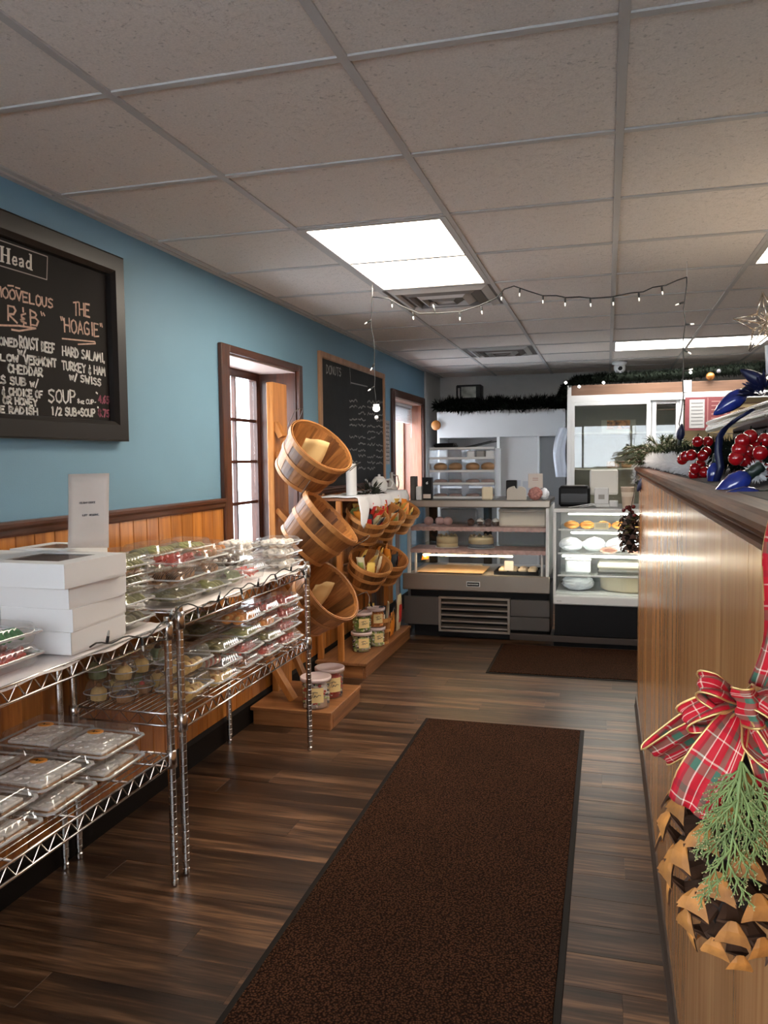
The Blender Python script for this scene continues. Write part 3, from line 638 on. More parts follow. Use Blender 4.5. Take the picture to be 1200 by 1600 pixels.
def stack(x, y, z, kinds, a, b, where, hb=.028, ht=.030, rot=0.0, ind=()):
    n = len(kinds)
    for i, k in enumerate(kinds):
        o = 'topmost' if i == n-1 and n > 1 else ORD[i]
        kk, hb_, ht_ = (k if isinstance(k, tuple) else (k, hb, ht))
        lab = ('%s clear container of %s %s' % (o, W_[kk], where)) if n > 1 else 'clear container of %s %s' % (W_[kk], where)
        clam(x+RV(-.006, .006), y+RV(-.006, .006), z, a, b, hb_, ht_, kk, lab, ('in the %s container %s' % (o, where)) if n > 1 else 'in the container %s' % where, rot+RV(-.05, .05), bulk=(i not in ind)); z += hb_+ht_+.0015
    return z
T1, T2, TM, TL = Z1T+.014, Z2T+.014, Z2M+.0055, Z1L+.0055
# top shelf, front row
stack(-1.470, 2.165, T1, ['olive', 'green', 'olive', 'green'], .075, .095, 'beside the cake boxes', .026, .029, ind=(1, 2, 3))
stack(-1.470, 2.49, T2, [('olive', .03, .034), ('brown', .026, .03), ('pink', .026, .03)], .080, .100, 'behind the near posts', ind=(0, 1, 2))
stack(-1.472, 2.705, T2, ['green', 'brown', 'mix'], .075, .088, 'mid top shelf', .026, .030, ind=(0, 1, 2))
stack(-1.465, 2.88, T2, ['mint', 'choc'], .070, .075, 'before the red cookies', .032, .034, ind=(0, 1))
stack(-1.470, 3.06, T2, [('red', .045, .045)], .075, .085, 'at the front of the top shelf', ind=(0,))
stack(-1.468, 3.425, T2, ['powder', 'powder', 'powder'], .085, .105, 'at the far front corner', .022, .024)
# top shelf, back row
stack(-1.70, 2.50, T2, [('olive', .03, .03), ('brown', .03, .03), ('green', .022, .036)], .085, .105, 'next to the paper sign', .03, .03, ind=(2,))
stack(-1.70, 2.745, T2, [('dark', .03, .03), ('olive', .03, .03), ('green', .022, .038)], .085, .105, 'second from the sign', .03, .03, ind=(2,))
stack(-1.70, 2.98, T2, [('brown', .028, .03), ('mix', .026, .028), ('green', .024, .036)], .085, .10, 'third from the sign', .028, .03, ind=(2,))
stack(-1.70, 3.20, T2, ['mix', 'orange'], .085, .095, 'fourth from the sign', .035, .035)
stack(-1.685, 3.43, T2, ['powder', 'powder'], .088, .105, 'below the near window', .026, .030)
stack(-1.50, 1.635, T1, [('red', .028, .026), ('holly', .03, .028)], .105, .10, 'left of the cake boxes', ind=(0, 1))
# ---- middle shelf of the second unit
stack(-1.465, 2.545, TM, [('yellow', .045, .048), ('yellow', .045, .05)], .078, .085, 'low behind the near posts', ind=(0, 1))
stack(-1.455, 2.755, TM, [('yellow', .025, .028), ('roll', .026, .034), ('olive', .028, .03)], .075, .095, 'second on the middle shelf', ind=(0, 1, 2))
stack(-1.455, 2.965, TM, ['roll', ('red', .03, .034), 'green', ('orange', .03, .036)], .075, .095, 'third on the middle shelf', ind=(0, 1, 3))
stack(-1.455, 3.175, TM, ['pink', 'olive', ('orange', .03, .034), ('red', .03, .032)], .075, .09, 'fourth on the middle shelf', ind=(0, 1, 3))
stack(-1.455, 3.395, TM, ['pink', 'red', 'pink', 'pink'], .075, .105, 'by the far post', ind=(3,))
stack(-1.66, 2.98, TM, ['olive', 'dark', 'olive', 'green'], .085, .10, 'in the inner middle row')
stack(-1.66, 3.22, TM, ['dark', 'olive', 'dark'], .085, .10, 'in the inner row centre')
stack(-1.66, 3.44, TM, ['pink', 'mix', 'pink'], .085, .09, 'in the inner far corner')

# ---- domed cups of cookies at the near end of the middle shelf
def dome_cup(x, y, z, label, food):
    t = thing('domed_cup', label, 'food container', (x, y, z), group='clear domed cookie cups on the middle shelf')
    if 'c' not in CM:
        def ring(r, zz, am, n=48): return [((r+(am if k % 2 else -am))*math.cos(2*math.pi*k/n), (r+(am if k % 2 else -am))*math.sin(2*math.pi*k/n), zz) for k in range(n)]
        b = MB(); R = [ring(.030, .001, 0), ring(.034, .004, .0012), ring(.044, .036, .0016), ring(.047, .038, 0)]; b.strip(R, closed=True); b.add(R[0], [tuple(range(47, -1, -1))])
        l = MB(); R = [ring(.047, .0385, 0), ring(.044, .044, .0014), ring(.041, .060, .0014), ring(.034, .074, .0008), ring(.024, .080, 0), ring(.022, .081, 0)]; l.strip(R, closed=True); l.add(R[-1], [tuple(range(48))])
        r = MB(); r.lathe([(.0472, .0365), (.051, .0365), (.051, .039), (.0472, .039), (.0472, .0365)], 32)
        CM['c'] = (b.mesh('cup_base', M_clb), l.mesh('cup_dome', M_cl), r.mesh('cup_rim', M_rim))
    for me, n in zip(CM['c'], ('cup_base', 'cup_dome', 'cup_rim')): inst(me, n, t)
    o = inst(FM[food], 'cookie', None, (x, y, z+.008), (.05, .05, RV(0, 3)), scale=(1.12, 1.12, 2.6)); tag(o, '%s under the %s' % (DESC[food], label), 'cookie', 'cookies in the domed cups')
k = 0
for j, y in enumerate((2.43, 2.54, 2.65, 2.76)):
    for i, x in enumerate((-1.745, -1.64)) if j != 9 else ():
        for l in range(2):
            dome_cup(x, y, TM+l*.0825, '%s %s domed cup %s' % (('lower', 'upper')[l], ('nearest', 'second', 'third', 'farthest')[j], ('by the wall', 'in the outer row')[i]), ['yellow', 'brown', 'yellow', 'mix', 'mint'][(k*3+l) % 5]); k += 1

# ---- lower shelf of the near unit: iced cake trays with orange stickers
for i, (x, y, n, wh) in enumerate([(-1.515, 1.60, 2, 'at the near end'), (-1.515, 1.835, 2, 'mid low shelf'), (-1.51, 2.085, 2, 'beside the low post'), (-1.715, 2.10, 2, 'in the back by the post'), (-1.725, 1.84, 2, 'in the back centre')]):
    z = TL
    for l in range(n):
        clam(x+RV(-.006, .006), y+RV(-.006, .006), z, .105, .11, .026, .036, 'cake', '%s clear tray of iced cake squares %s' % (('bottom', 'middle', 'topmost')[l if n == 3 else l*2], wh), 'in the %s tray %s' % (('bottom', 'middle', 'topmost')[l if n == 3 else l*2], wh), RV(-.05, .05), sticker=(l == n-1)); z += .0635

# ================================================================== CAKE BOXES
M_card = mat('white_card', (.84, .84, .84), .55, bump=.05, bscale=8)
def cake_box(x0, x1, y0, y1, z, h, label, window=False, rz=0.0, group='white cake boxes on the near shelf'):
    cx, cy = (x0+x1)/2, (y0+y1)/2; a, b = (x1-x0)/2, (y1-y0)/2
    t = thing('cake_box', label, 'box', (cx, cy, z), (0, 0, rz), group)
    MB().bbox(-a+.002, a-.002, -b+.002, b-.002, 0, h-.006, .001).build('box_body', M_card, t)
    l = MB(); zt = h
    if window:
        wx, wy = a*.6, b*.6
        for q in ((-a, a, -b, -wy), (-a, a, wy, b), (-a, -wx, -wy, wy), (wx, a, -wy, wy)): l.box(q[0], q[1], q[2], q[3], zt-.0015, zt)
    else: l.box(-a, a, -b, b, zt-.0015, zt)
    l.box(-a, a, -b, -b+.001, h*.12, zt-.0015).box(-a, -a+.001, -b, b, h*.12, zt-.0015).box(a-.001, a, -b, b, h*.12, zt-.0015).box(-a, a, b-.001, b, h*.12, zt-.0015)
    lid = l.build('box_lid', M_card, t)
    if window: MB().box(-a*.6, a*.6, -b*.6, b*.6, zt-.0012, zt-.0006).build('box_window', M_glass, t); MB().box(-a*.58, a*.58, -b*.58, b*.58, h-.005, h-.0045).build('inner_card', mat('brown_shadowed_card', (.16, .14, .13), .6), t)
    return t
h = .0625; z = T1-.001
cake_box(-1.600, -1.378, 1.810, 2.062, z, h, 'white cake box, bottom of the stack beside the cookie trays', rz=.0)
cake_box(-1.603, -1.376, 1.812, 2.064, z+h, h, 'white cake box, second from the bottom of the stack', rz=.02)
cake_box(-1.612, -1.372, 1.808, 2.060, z+2*h, h, 'white cake box, just under the windowed box', rz=-.03)
cake_box(-1.655, -1.352, 1.765, 2.035, z+3*h, .066, 'white cake box with clear lid window on top of the front stack', window=True, rz=-.02)
for i in range(4): cake_box(-1.80, -1.665+.0, 1.84, 2.05, z+i*h, h, 'white cake box behind the front stack, %s of four by the wall' % ('lowest', 'second', 'third', 'topmost')[i], rz=0)
for i in range(4): cake_box(-1.80, -1.59, 2.085, 2.29, z+i*h, h, 'white cake box behind the paper sign, %s of its stack' % ('lowest', 'second', 'third', 'uppermost')[i], window=(i == 3), rz=0)

# ================================================================== PAPER SIGN in a clear sleeve
sg = thing('paper_sign', 'cream paper sign in a plastic sleeve standing on the cake boxes', 'sign', (-1.535, 2.115, z+4*h+.004), (-.06, 0, .10))
M_paper = mat('cream_paper', (.72, .60, .52), .6, bump=.2, bscale=12)
rows = []
for i in range(9):
    zz = .228*i/8; rows.append([(-.069+.138*j/8, .004*math.sin(j*.5+i*.3), zz+ (.002*j/8)) for j in range(9)])
MB().strip(rows).build('paper', M_paper, sg, solid=.001)
MB().strip([[(p[0]*1.04, p[1]-.003, p[2]) for p in r] for r in rows]).build('plastic_sleeve', M_cl, sg)
MB().strip([[(p[0]*.98-.008, p[1]+.012, p[2]*.93) for p in r] for r in rows]).build('backing_sheet', M_white, sg, solid=.001)
q = MB(); M_ink = mat('grey_ink', (.10, .09, .09), .6)
letters(q, 'HOLIDAY COOKIE TUB', (-.027, -.005, .136), (.040, -.003, .139), .0052, (0, 0, 1), (0, -1, 0), .0013, .1)
letters(q, '$.OFF -RESERVED', (-.018, -.005, .098), (.040, -.003, .101), .0052, (0, 0, 1), (0, -1, 0), .0013, .1)
q.build('printed_text', M_ink, sg)
# ================================================================== CHALKBOARDS
M_board = mat('chalkboard_black', (.011, .008, .007), .7, var=.25, vscale=3, spec=.15)
M_bfr = mat('black_frame', (.008, .0055, .0045), .38, spec=.35)
M_chalk = mat('white_chalk', (.72, .70, .66), .9, var=.2, vscale=80); M_chalkp = mat('peach_chalk', (.62, .42, .32), .9, var=.2, vscale=80)
M_chalkd = mat('dull_chalk', (.24, .23, .21), .9, var=.4, vscale=40); M_pinkc = mat('pink_chalk', (.30, .08, .12), .9, var=.3, vscale=60)
bd = thing('menu_chalkboard', 'large black framed chalkboard with sandwich menu on the blue wall', 'chalkboard', (XW, 0, 0))
BXf = XW+.012
MB().box(0, .012, 1.30, 2.705, 1.55, 2.125).build('board', M_board, bd)
fr = [(0, .0), (.040, .0), (.044, .006), (.044, .060), (.030, .075), (.012, .078), (0, .078)]
def frame4(par, y0, y1, z0, z1, pr, m, w):
    c = [(y0, z0), (y1, z0), (y1, z1), (y0, z1)]; sg_ = [(1, 1), (-1, 1), (-1, -1), (1, -1)]
    for i in range(4):
        j = (i+1) % 4; rowa = [(x, c[i][0]+sg_[i][0]*t, c[i][1]+sg_[i][1]*t) for x, t in pr]; rowb = [(x, c[j][0]+sg_[j][0]*t, c[j][1]+sg_[j][1]*t) for x, t in pr]
        m_ = MB(); n = len(pr); m_.add(rowa+rowb, [(k, (k+1) % n, n+(k+1) % n, n+k) for k in range(n)]+[tuple(range(n-1, -1, -1)), tuple(range(n, 2*n))]); m_.build('frame_side', m, par)
frame4(bd, 1.22, 2.772, 1.488, 2.195, fr, M_bfr, 0)
def bt(par_x, txt, pl, pr_, hpx, m, wd, X, name='lettering', parent=None, jit=.3):
    """chalk words between two places on the board"""
    a = PX(pl[0], pl[1], X); b = PX(pr_[0], pr_[1], X); t = PX(pl[0], pl[1]-hpx, X)
    q = MB(); letters(q, txt, (a.x-par_x, a.y, a.z), (b.x-par_x, b.y, b.z), (t-a).z, (0, 0, 1), (1, 0, 0), wd, jit); q.build(name, m, parent)
def bs(par_x, pts, m, wd, X, parent, name='chalk_line'):
    q = MB(); stroke(q, [PX(x, y, X)-Vector((par_x, 0, 0)) for x, y in pts], (1, 0, 0), wd); q.build(name, m, parent)
def W1t(t, l, r, h, m=M_chalk, wd=.0065): bt(XW, t, l, r, h, m, wd, BXf, parent=bd)
W1t('MOOVELOUS', (-8, 462), (83, 482), 16, M_chalkp, .006); bs(XW, [(12, 446), (21, 447)], M_chalkp, .005, BXf, bd); bs(XW, [(24, 449), (31, 451)], M_chalkp, .005, BXf, bd)
W1t('R&B"', (13, 501), (70, 512), 23, M_chalkp, .0065); bs(XW, [(-10, 508), (30, 509), (56, 513), (30, 517), (18, 515)], M_chalkp, .006, BXf, bd)
W1t('THE', (115, 492), (141, 495), 20, M_chalkp, .006); W1t('"HOAGIE"', (95, 517), (160, 527), 21, M_chalkp, .006)
bs(XW, [(97, 529), (148, 534), (149, 537), (122, 538)], M_chalkp, .005, BXf, bd)
W1t('SEASONED', (-34, 535), (28, 542), 12); W1t('ROAST', (31, 543), (60, 547), 17); W1t('BEEF', (65, 548), (86, 552), 14)
W1t('w/', (28, 553), (41, 556), 10)
W1t('MELLOW', (-30, 561), (29, 565), 10); W1t('VERMONT', (38, 568), (88, 574), 13)
W1t('CHEDDAR', (13, 582), (67, 588), 13); W1t('AS SUB w/', (-8, 598), (60, 605), 12)
W1t('& CHOICE OF', (3, 616), (67, 622), 11); W1t('OR HONEY', (5, 630), (58, 635), 11); W1t('HORSE RADISH', (-36, 643), (59, 648), 11)
W1t('HARD SALAMI,', (98, 555), (163, 566), 14); W1t('TURKEY & HAM', (97, 577), (164, 587), 13); W1t('w/ SWISS', (109, 593), (158, 603), 11)
W1t('SOUP', (76, 628), (119, 630), 20, wd=.0065); W1t('8oz CUP-', (121, 630), (150, 632), 7, wd=.004); W1t("'", (147, 620), (153, 621), 7)
W1t('4.65', (154, 629), (171, 631), 11, M_pinkc, .007); W1t('1/2 SUB+SOUP', (80, 648), (149, 651), 12); W1t("'", (149, 643), (154, 643), 7); W1t('8.75', (154, 650), (171, 652), 11, M_pinkc, .007)
bs(XW, [(-10, 372), (74, 401), (73, 437), (-10, 412)], mat('faint_chalk', (.35, .30, .26), .9), .0035, BXf, bd)
# the printed word in serif letters
hq = MB(); A_ = PX(0, 409, BXf); B2 = PX(50, 423, BXf); sx_ = (B2.y-A_.y)/50.0
def hp(x, y): v = PX(x, y, BXf); return (v.x-XW, v.y, v.z)
def th(pts, w): stroke(hq, [hp(x, y) for x, y in pts], (1, 0, 0), w)
th([(3, 386), (3, 408)], .011); th([(13, 389), (13, 411)], .011); th([(3, 397), (13, 400)], .004)
for x, y in ((3, 385), (3, 408.5), (13, 388.5), (13, 411.5)): th([(x-3, y-.5), (x+3, y+.8)], .0035)
th([(20, 407), (26, 408.5), (25, 402.5), (21.5, 401.5), (19.5, 406), (20.5, 412), (24, 414), (26.5, 412.5)], .0055)
th([(30, 405), (34, 404.5), (35.8, 407), (36, 417)], .0065); th([(35.8, 410), (31, 410.5), (30.5, 415), (33.5, 416.5), (35.8, 414)], .0055)
th([(48, 398), (48, 421)], .009); th([(47.5, 409.5), (43.5, 408), (41, 412), (42, 417.5), (45, 419.5), (47.5, 417.5)], .006); th([(45.5, 397), (48, 398)], .004); th([(47, 421), (50.5, 422)], .004)
hq.build('printed_word', mat('printed_cream', (.68, .62, .54), .7), bd)

b2 = thing('specials_chalkboard', 'tall dark chalkboard in thin wooden frame between the two windows', 'chalkboard', (XW, 0, 0))
MB().box(0, .010, 5.07, 6.60, 1.02, 2.095).build('board', mat('grey_chalkboard', (.008, .008, .008), .6, var=.5, vscale=6, spec=.2), b2)
frame4(b2, 5.035, 6.64, .985, 2.128, [(0, 0), (.022, 0), (.022, .035), (.012, .042), (0, .042)], wood('plain_frame_wood', (.24, .11, .05), (.42, .23, .12), 'z', 3, .4), 0)
random.seed(11)
def W2t(t, l, r, h, wd=.008, m=M_chalkd): bt(XW, t, l, r, h, m, wd, XW+.0105, parent=b2)
W2t('DONUTS', (510, 583), (533, 588), 13, .008, mat('mid_chalk', (.30, .29, .27), .9)); bs(XW, [(548, 598), (574, 604)], mat('mid_chalk', (0, 0, 0)), .009, XW+.0105, b2)
for k in range(12):
    yb = 626+k*9.5
    for x0, x1 in ((546, 558), (560, 571), (574, 586), (588, 598)):
        if (k*7+x0) % 5 == 0: continue
        if yb > 655 and x0 < 560 and k % 2: continue
        bs(XW, [(x0+(x1-x0)*i/7, yb+(x0-546)*.06+RV(-2.2, 2.2)) for i in range(8)], M_chalkd, .010, XW+.0105, b2)
bs(XW, [(546, 566), (548, 600)], M_chalkd, .006, XW+.0105, b2)
# small notes between the board and the far window
nt = thing('wall_note', 'small printed notes taped on the wall between chalkboard and far window', 'paper', (XW+.001, 6.77, 1.62))
q = MB().box(0, .002, -.07, .07, -.26, .12).build('paper', mat('grey_print_paper', (.38, .34, .32), .7, var=.4, vscale=25), nt)
q = MB(); [stroke(q, [(.0025, -.05, .09-k*.035), (.0025, .05, .09-k*.035+RV(-.004, .004))], (1, 0, 0), .010) for k in range(10)]; q.build('print_lines', M_ink, nt)

# ================================================================== BUSHEL BASKETS
W_bask = wood('basket_splint_wood', (.17, .060, .016), (.44, .185, .052), 'z', 2.2, .5, dist=6, objvar=.55, bump=.15)
W_hoop = wood('basket_hoop_wood', (.38, .15, .042), (.60, .28, .09), 'x', 2, .45, dist=3, objvar=.08)
M_wireh = mat('dark_steel_wire', (.10, .09, .08), .35, metal=.8)
BK = {}
def basket(Rr, Rb, H, loc, n, label, spin=0.0, group=None, handles=True, ns=14):
    n = Vector(n).normalized(); rot = n.to_track_quat('Z', 'Y').to_matrix() @ Matrix.Rotation(spin, 3, 'Z')
    t = thing('bushel_basket', label, 'basket', loc, rot.to_euler(), group)
    k = (Rr, Rb, H, ns)
    if k not in BK:
        def R(z): return Rb+(Rr-Rb)*(z/H)**.8
        sv = []
        for inner in (0, 1):
            m = MB(); rows = []; da = math.pi/ns*(.93 if not inner else .80); off = -.002 if not inner else -.0052
            for i in range(7):
                z = H*i/6; rows.append([((R(z)+off)*math.cos(a), (R(z)+off)*math.sin(a), z) for a in (-da, -da*.4, da*.4, da)])
            m.strip(rows, smooth=False); rows = [[(x*(1-.0022/R(H)), y*(1-.0022/R(H)), z) for x, y, z in reversed(r)] for r in rows]; m.strip(rows, smooth=False); sv.append(m.mesh('stave', W_bask))
        hp_ = []
        for z, w, o in ((H-.013, .026, .0035), (H*.52, .022, .002), (.010, .020, .002)):
            m = MB(); hp_.append(m.lathe([(R(z)+o-.003+.0005, z-w/2), (R(z)+o+.0005, z-w/2), (R(z)+o+.001, z+w/2), (R(z)+o-.003+.001, z+w/2), (R(z)+o-.003+.0005, z-w/2)], 40, smooth=False).mesh('hoop', W_hoop))
        m = MB(); m.lathe([(R(H)-.010, H-.024), (R(H)-.006, H-.024), (R(H)-.0055, H+.001), (R(H)-.010, H+.001), (R(H)-.010, H-.024)], 40, smooth=False); hp_.append(m.mesh('inner_hoop', W_hoop))
        m = MB(); m.lathe([(.0001, .004), (Rb-.004, .004), (Rb-.004, .010), (.0001, .010)], 28, smooth=False); hp_.append(m.mesh('basket_bottom', W_bask))
        hd = MB().tube([(R(H)+.004, -.055, H-.03), (R(H)+.014, -.055, H+.02), (R(H)+.022, -.05, H+.055), (R(H)+.024, 0, H+.068), (R(H)+.022, .05, H+.055), (R(H)+.014, .055, H+.02), (R(H)+.004, .055, H-.03)], .0022, 6).mesh('wire_handle', M_wireh)
        BK[k] = (sv, hp_, hd)
    sv, hp_, hd = BK[k]
    for i in range(ns): inst(sv[0], 'stave', t, rot=(0, 0, 2*math.pi*i/ns))
    for i in range(ns): inst(sv[1], 'inner_stave', t, rot=(0, 0, 2*math.pi*(i+.5)/ns))
    for m, nm in zip(hp_, ('hoop', 'hoop', 'hoop', 'inner_hoop', 'basket_bottom')): inst(m, nm, t)
    if handles:
        for a in (0, math.pi): inst(hd, 'wire_handle', t, rot=(0, 0, a))
    return t, rot
def rimc(c, n, H): return Vector(c)-Vector(n).normalized()*H
nA, nB, nC = (.66, -.26, .68), (.72, .10, .69), (.76, -.20, .60)
cA, cB, cC = PY(503, 695, 4.05), PY(519, 806, 4.02), PY(519, 921, 4.02)
BH = .235
tA, rA = basket(.192, .146, BH, rimc(cA, nA, BH), nA, 'big tilted bushel basket, topmost on the near wooden stand', spin=1.9, group='large tilted bushel baskets on the near stand')
tB, rB = basket(.192, .146, BH, rimc(cB, nB, BH), nB, 'big tilted bushel basket, middle one on the near wooden stand', spin=1.7, group='large tilted bushel baskets on the near stand')
tC, rC = basket(.188, .146, BH, rimc(cC, nC, BH), nC, 'big tilted bushel basket, lowest on the near wooden stand', spin=2.5, group='large tilted bushel baskets on the near stand')
M_tan = mat('tan_paper', (.78, .56, .26), .6, bump=.3, bscale=20)
def packet(c, n, w, h, m, label, name='snack_packet', cat='packet', group=None, m2=None):
    """pillow bag with crimped ends"""
    n = Vector(n).normalized(); t = thing(name, label, cat, c, n.to_track_quat('Z', 'Y').to_euler(), group)
    def P(i, j, s): u = -1+2*i/6; v = -1+2*j/8; return (w/2*u*(1-.06*abs(v)), s*(.5-.5*abs(v)**2.5)*(1-abs(u)**2.4)*w*.34+.001*s+.002*math.sin(9*u+7*v), h*(v+1)/2)
    q = MB()
    for s in (-1, 1): q.strip([[P(i, j, s) for i in range(7)] for j in range(9)])
    q.build('bag', m, t)
    for v in (0, h): MB().box(-w/2*.95, w/2*.95, -.0015, .0015, v-.006, v+.006).build('crimp', m, t)
    if m2: q = MB(); q.strip([[(P(i, j, -1)[0], P(i, j, -1)[1]-.0012, P(i, j, -1)[2]) for i in range(1, 6)] for j in range(2, 7)]); q.build('printed_label', m2, t)
    return t
# flat tan sheets left in baskets A and C
def sheet_in(c, rot, H, off, w, h, label, tilt):
    o = Vector(c)+rot @ Vector(off); t = MB(); rows = [[(-w/2+w*i/6, .012*math.sin(i*.9+j*.5), h*j/6) for i in range(7)] for j in range(7)]
    M_ = (rot @ Euler(tilt).to_matrix()).to_euler(); return t.strip(rows).build('paper_sheet', M_tan, label=label, cat='paper', loc=o, rot=M_, solid=.0015)
sheet_in(rimc(cA, nA, BH), rA, BH, (-.0, -.0, .03), .17, .20, 'pale tan paper liner lying in the topmost bushel basket', (.25, .0, 1.0))
sheet_in(rimc(cC, nC, BH), rC, BH, (-.0, -.0, .03), .17, .19, 'pale tan paper liner lying in the lowest big basket', (.3, .0, .5))

# ---- near stand
def board_between(a, b, w, th_, name, m, par, o, side=(0, 1, 0)):
    a = Vector(a)-o; b = Vector(b)-o; d = (b-a).normalized(); s = Vector(side); s = (s-d*s.dot(d)).normalized(); u = d.cross(s)
    q = MB(); q.poly([a-s*w/2-u*th_/2, a+s*w/2-u*th_/2, a+s*w/2+u*th_/2, a-s*w/2+u*th_/2], b-a); return q.build(name, m, par)
W_st = wood('stand_pine_x', (.20, .075, .024), (.40, .17, .060), 'x', 2.5, .45, dist=7, objvar=.08)
W_sty = wood('stand_pine_y', (.15, .055, .018), (.32, .135, .048), 'y', 2.5, .5, dist=7, objvar=.08)
st1 = thing('basket_stand', 'near wooden stand with a tall post and sloping arms holding big baskets', 'stand', (-1.60, 4.09, 0)); o1 = Vector((-1.60, 4.09, 0))
def bxs(par, o, name, x0, x1, y0, y1, z0, z1, m, b=.003): return MB().bbox(x0-o.x, x1-o.x, y0-o.y, y1-o.y, z0-o.z, z1-o.z, b).build(name, m, par)
bxs(st1, o1, 'platform_top', -1.822, -1.365, 3.835, 4.36, .078, .098, W_st)
bxs(st1, o1, 'base_rail', -1.81, -1.372, 3.845, 3.88, 0, .078, W_st); bxs(st1, o1, 'base_rail', -1.405, -1.370, 3.88, 4.35, 0, .078, W_sty); bxs(st1, o1, 'base_rail', -1.81, -1.41, 4.315, 4.35, 0, .078, W_st)
bxs(st1, o1, 'post', -1.822, -1.782, 4.13, 4.33, .098, 1.84, W_orange)
for c_, n_, rb in ((cA, nA, .150), (cB, nB, .150), (cC, nC, .148)):
    n_ = Vector(n_).normalized(); b_ = Vector(c_)-n_*(BH+.019); b_.y = 4.175; d_ = Vector((n_.z, 0, -n_.x)).normalized(); s_ = (-1.780-b_.x)/d_.x
    board_between(b_+d_*s_, b_+d_*.13, .07, .03, 'sloping_arm', W_orange, st1, o1, side=(0, 1, 0))

board_between((-1.80, 4.00, .36), (-1.64, 4.00, .10), .06, .03, 'foot_brace', W_orange, st1, o1); board_between((-1.72, 4.16, .36), (-1.60, 4.16, .10), .05, .025, 'foot_brace', W_orange, st1, o1)
# ---- tubs of candy
def candy_mesh(cols, r, h, n, name='candy'):
    q = MB()
    for i in range(n):
        a = RV(0, 6.283); z = RV(.008, h-.01); rr = r-.008; q.ball((rr*math.cos(a), rr*math.sin(a), z), RV(.006, .010), 6, 4, random.randrange(len(cols)), (1, 1, .8))
    for i in range(n//3): a = RV(0, 6.283); rr = r*math.sqrt(RV(0, .8)); q.ball((rr*math.cos(a), rr*math.sin(a), h-.01), RV(.006, .010), 6, 4, random.randrange(len(cols)))
    q.lathe([(.0001, .004), (r-.014, .004), (r-.014, h-.012), (.0001, h-.012)], 16, mi=0)
    return q
M_label = mat('yellow_label', (.80, .60, .28), .5)
def tub(c, r, h, cols, label, ang, group=None, lidm=None, full=.82, scr=True):
    t = thing('candy_tub', label, 'tub', c, (0, 0, 0), group)
    MB().lathe([(.0001, .001), (r*.90, .001), (r*.92, .004), (r, h-.014), (r*1.0, h-.012)], 28).build('tub_body', M_cl, t)
    MB().lathe([(r*1.0, h-.020), (r*1.06, h-.020), (r*1.07, h-.002), (r*1.04, h), (r*.98, h), (r*.95, h-.005), (.0001, h-.005)], 28).build('tub_lid', lidm or mat('milky_lid', (.72, .58, .56), .35), t)
    candy_mesh(cols, r*.93, h*full, 90).build('candy', cols, t, kind='stuff')
    q = MB(); rows = []
    for j in range(2): rows.append([((r*.985+.003)*math.cos(ang+a), (r*.985+.003)*math.sin(ang+a), h*(.25+.47*j)) for a in [-.55+1.1*i/8 for i in range(9)]])
    l = q.strip(rows).build('paper_label', M_label, t)
    if scr:
        def lp(a, z): return ((r*.985+.0042)*math.cos(ang+a), (r*.985+.0042)*math.sin(ang+a), h*z)
        q = MB(); nn = (math.cos(ang), math.sin(ang), 0)
        for pts in ([(-.3, .56), (-.05, .60), (.15, .58)], [(-.1, .60), (-.22, .42)], [(-.05, .50), (-.12, .42), (.0, .49), (.08, .44), (.2, .50), (.36, .48)]): stroke(q, [lp(a, z) for a, z in pts], nn, .003)
        q.build('label_script', M_ink, l)
    return t
M_or = mat('orange_candy', (.85, .28, .03), .35); M_gr = mat('green_candy', (.26, .42, .07), .35); M_lg = mat('pale_green_candy', (.58, .66, .26), .35); M_rd = mat('red_candy', (.55, .05, .03), .3); M_bk = mat('dark_candy', (.03, .03, .04), .3); M_wc = mat('white_candy', (.75, .68, .6), .4)
p = PZ(489, 1108, .0985); tub((p.x, p.y+.05, .0985), .078, .165, [M_wc, M_rd, M_lg, M_bk], 'clear lidded candy tub nearer the shelf post on the near stand', -1.25)
p = PZ(510, 1092, .0985); tub((p.x, p.y+.06, .0985), .078, .165, [M_rd, M_rd, M_wc, M_bk], 'clear lidded tub of red candy, rear one on the near stand', -.95)

# ---- far stand with the cloth covered top
st2 = thing('basket_stand', 'far wooden stand with small baskets and white cloth covered top', 'stand', (-1.65, 5.4, 0)); o2 = Vector((-1.65, 5.4, 0))
bxs(st2, o2, 'platform_top', -1.822, -1.472, 4.82, 6.03, .080, .100, W_sty); bxs(st2, o2, 'base_rail', -1.50, -1.477, 4.83, 6.02, 0, .08, W_sty); bxs(st2, o2, 'base_rail', -1.81, -1.50, 4.83, 4.86, 0, .08, W_st)
bxs(st2, o2, 'post', -1.668, -1.632, 4.832, 4.866, .1, 1.14, W_orange); bxs(st2, o2, 'post', -1.822, -1.785, 4.87, 4.91, .1, 1.14, W_orange); bxs(st2, o2, 'post', -1.668, -1.632, 5.95, 5.99, .1, 1.14, W_orange); bxs(st2, o2, 'post', -1.822, -1.785, 5.95, 5.99, .1, 1.14, W_orange)
bxs(st2, o2, 'top_board', -1.822, -1.52, 4.84, 6.02, 1.14, 1.16, W_sty); bxs(st2, o2, 'apron', -1.775, -1.76, 4.91, 5.95, 1.04, 1.14, W_sty)
for z in (.95, .62): bxs(st2, o2, 'cross_rail', -1.785, -1.757, 4.91, 5.95, z, z+.05, W_sty)
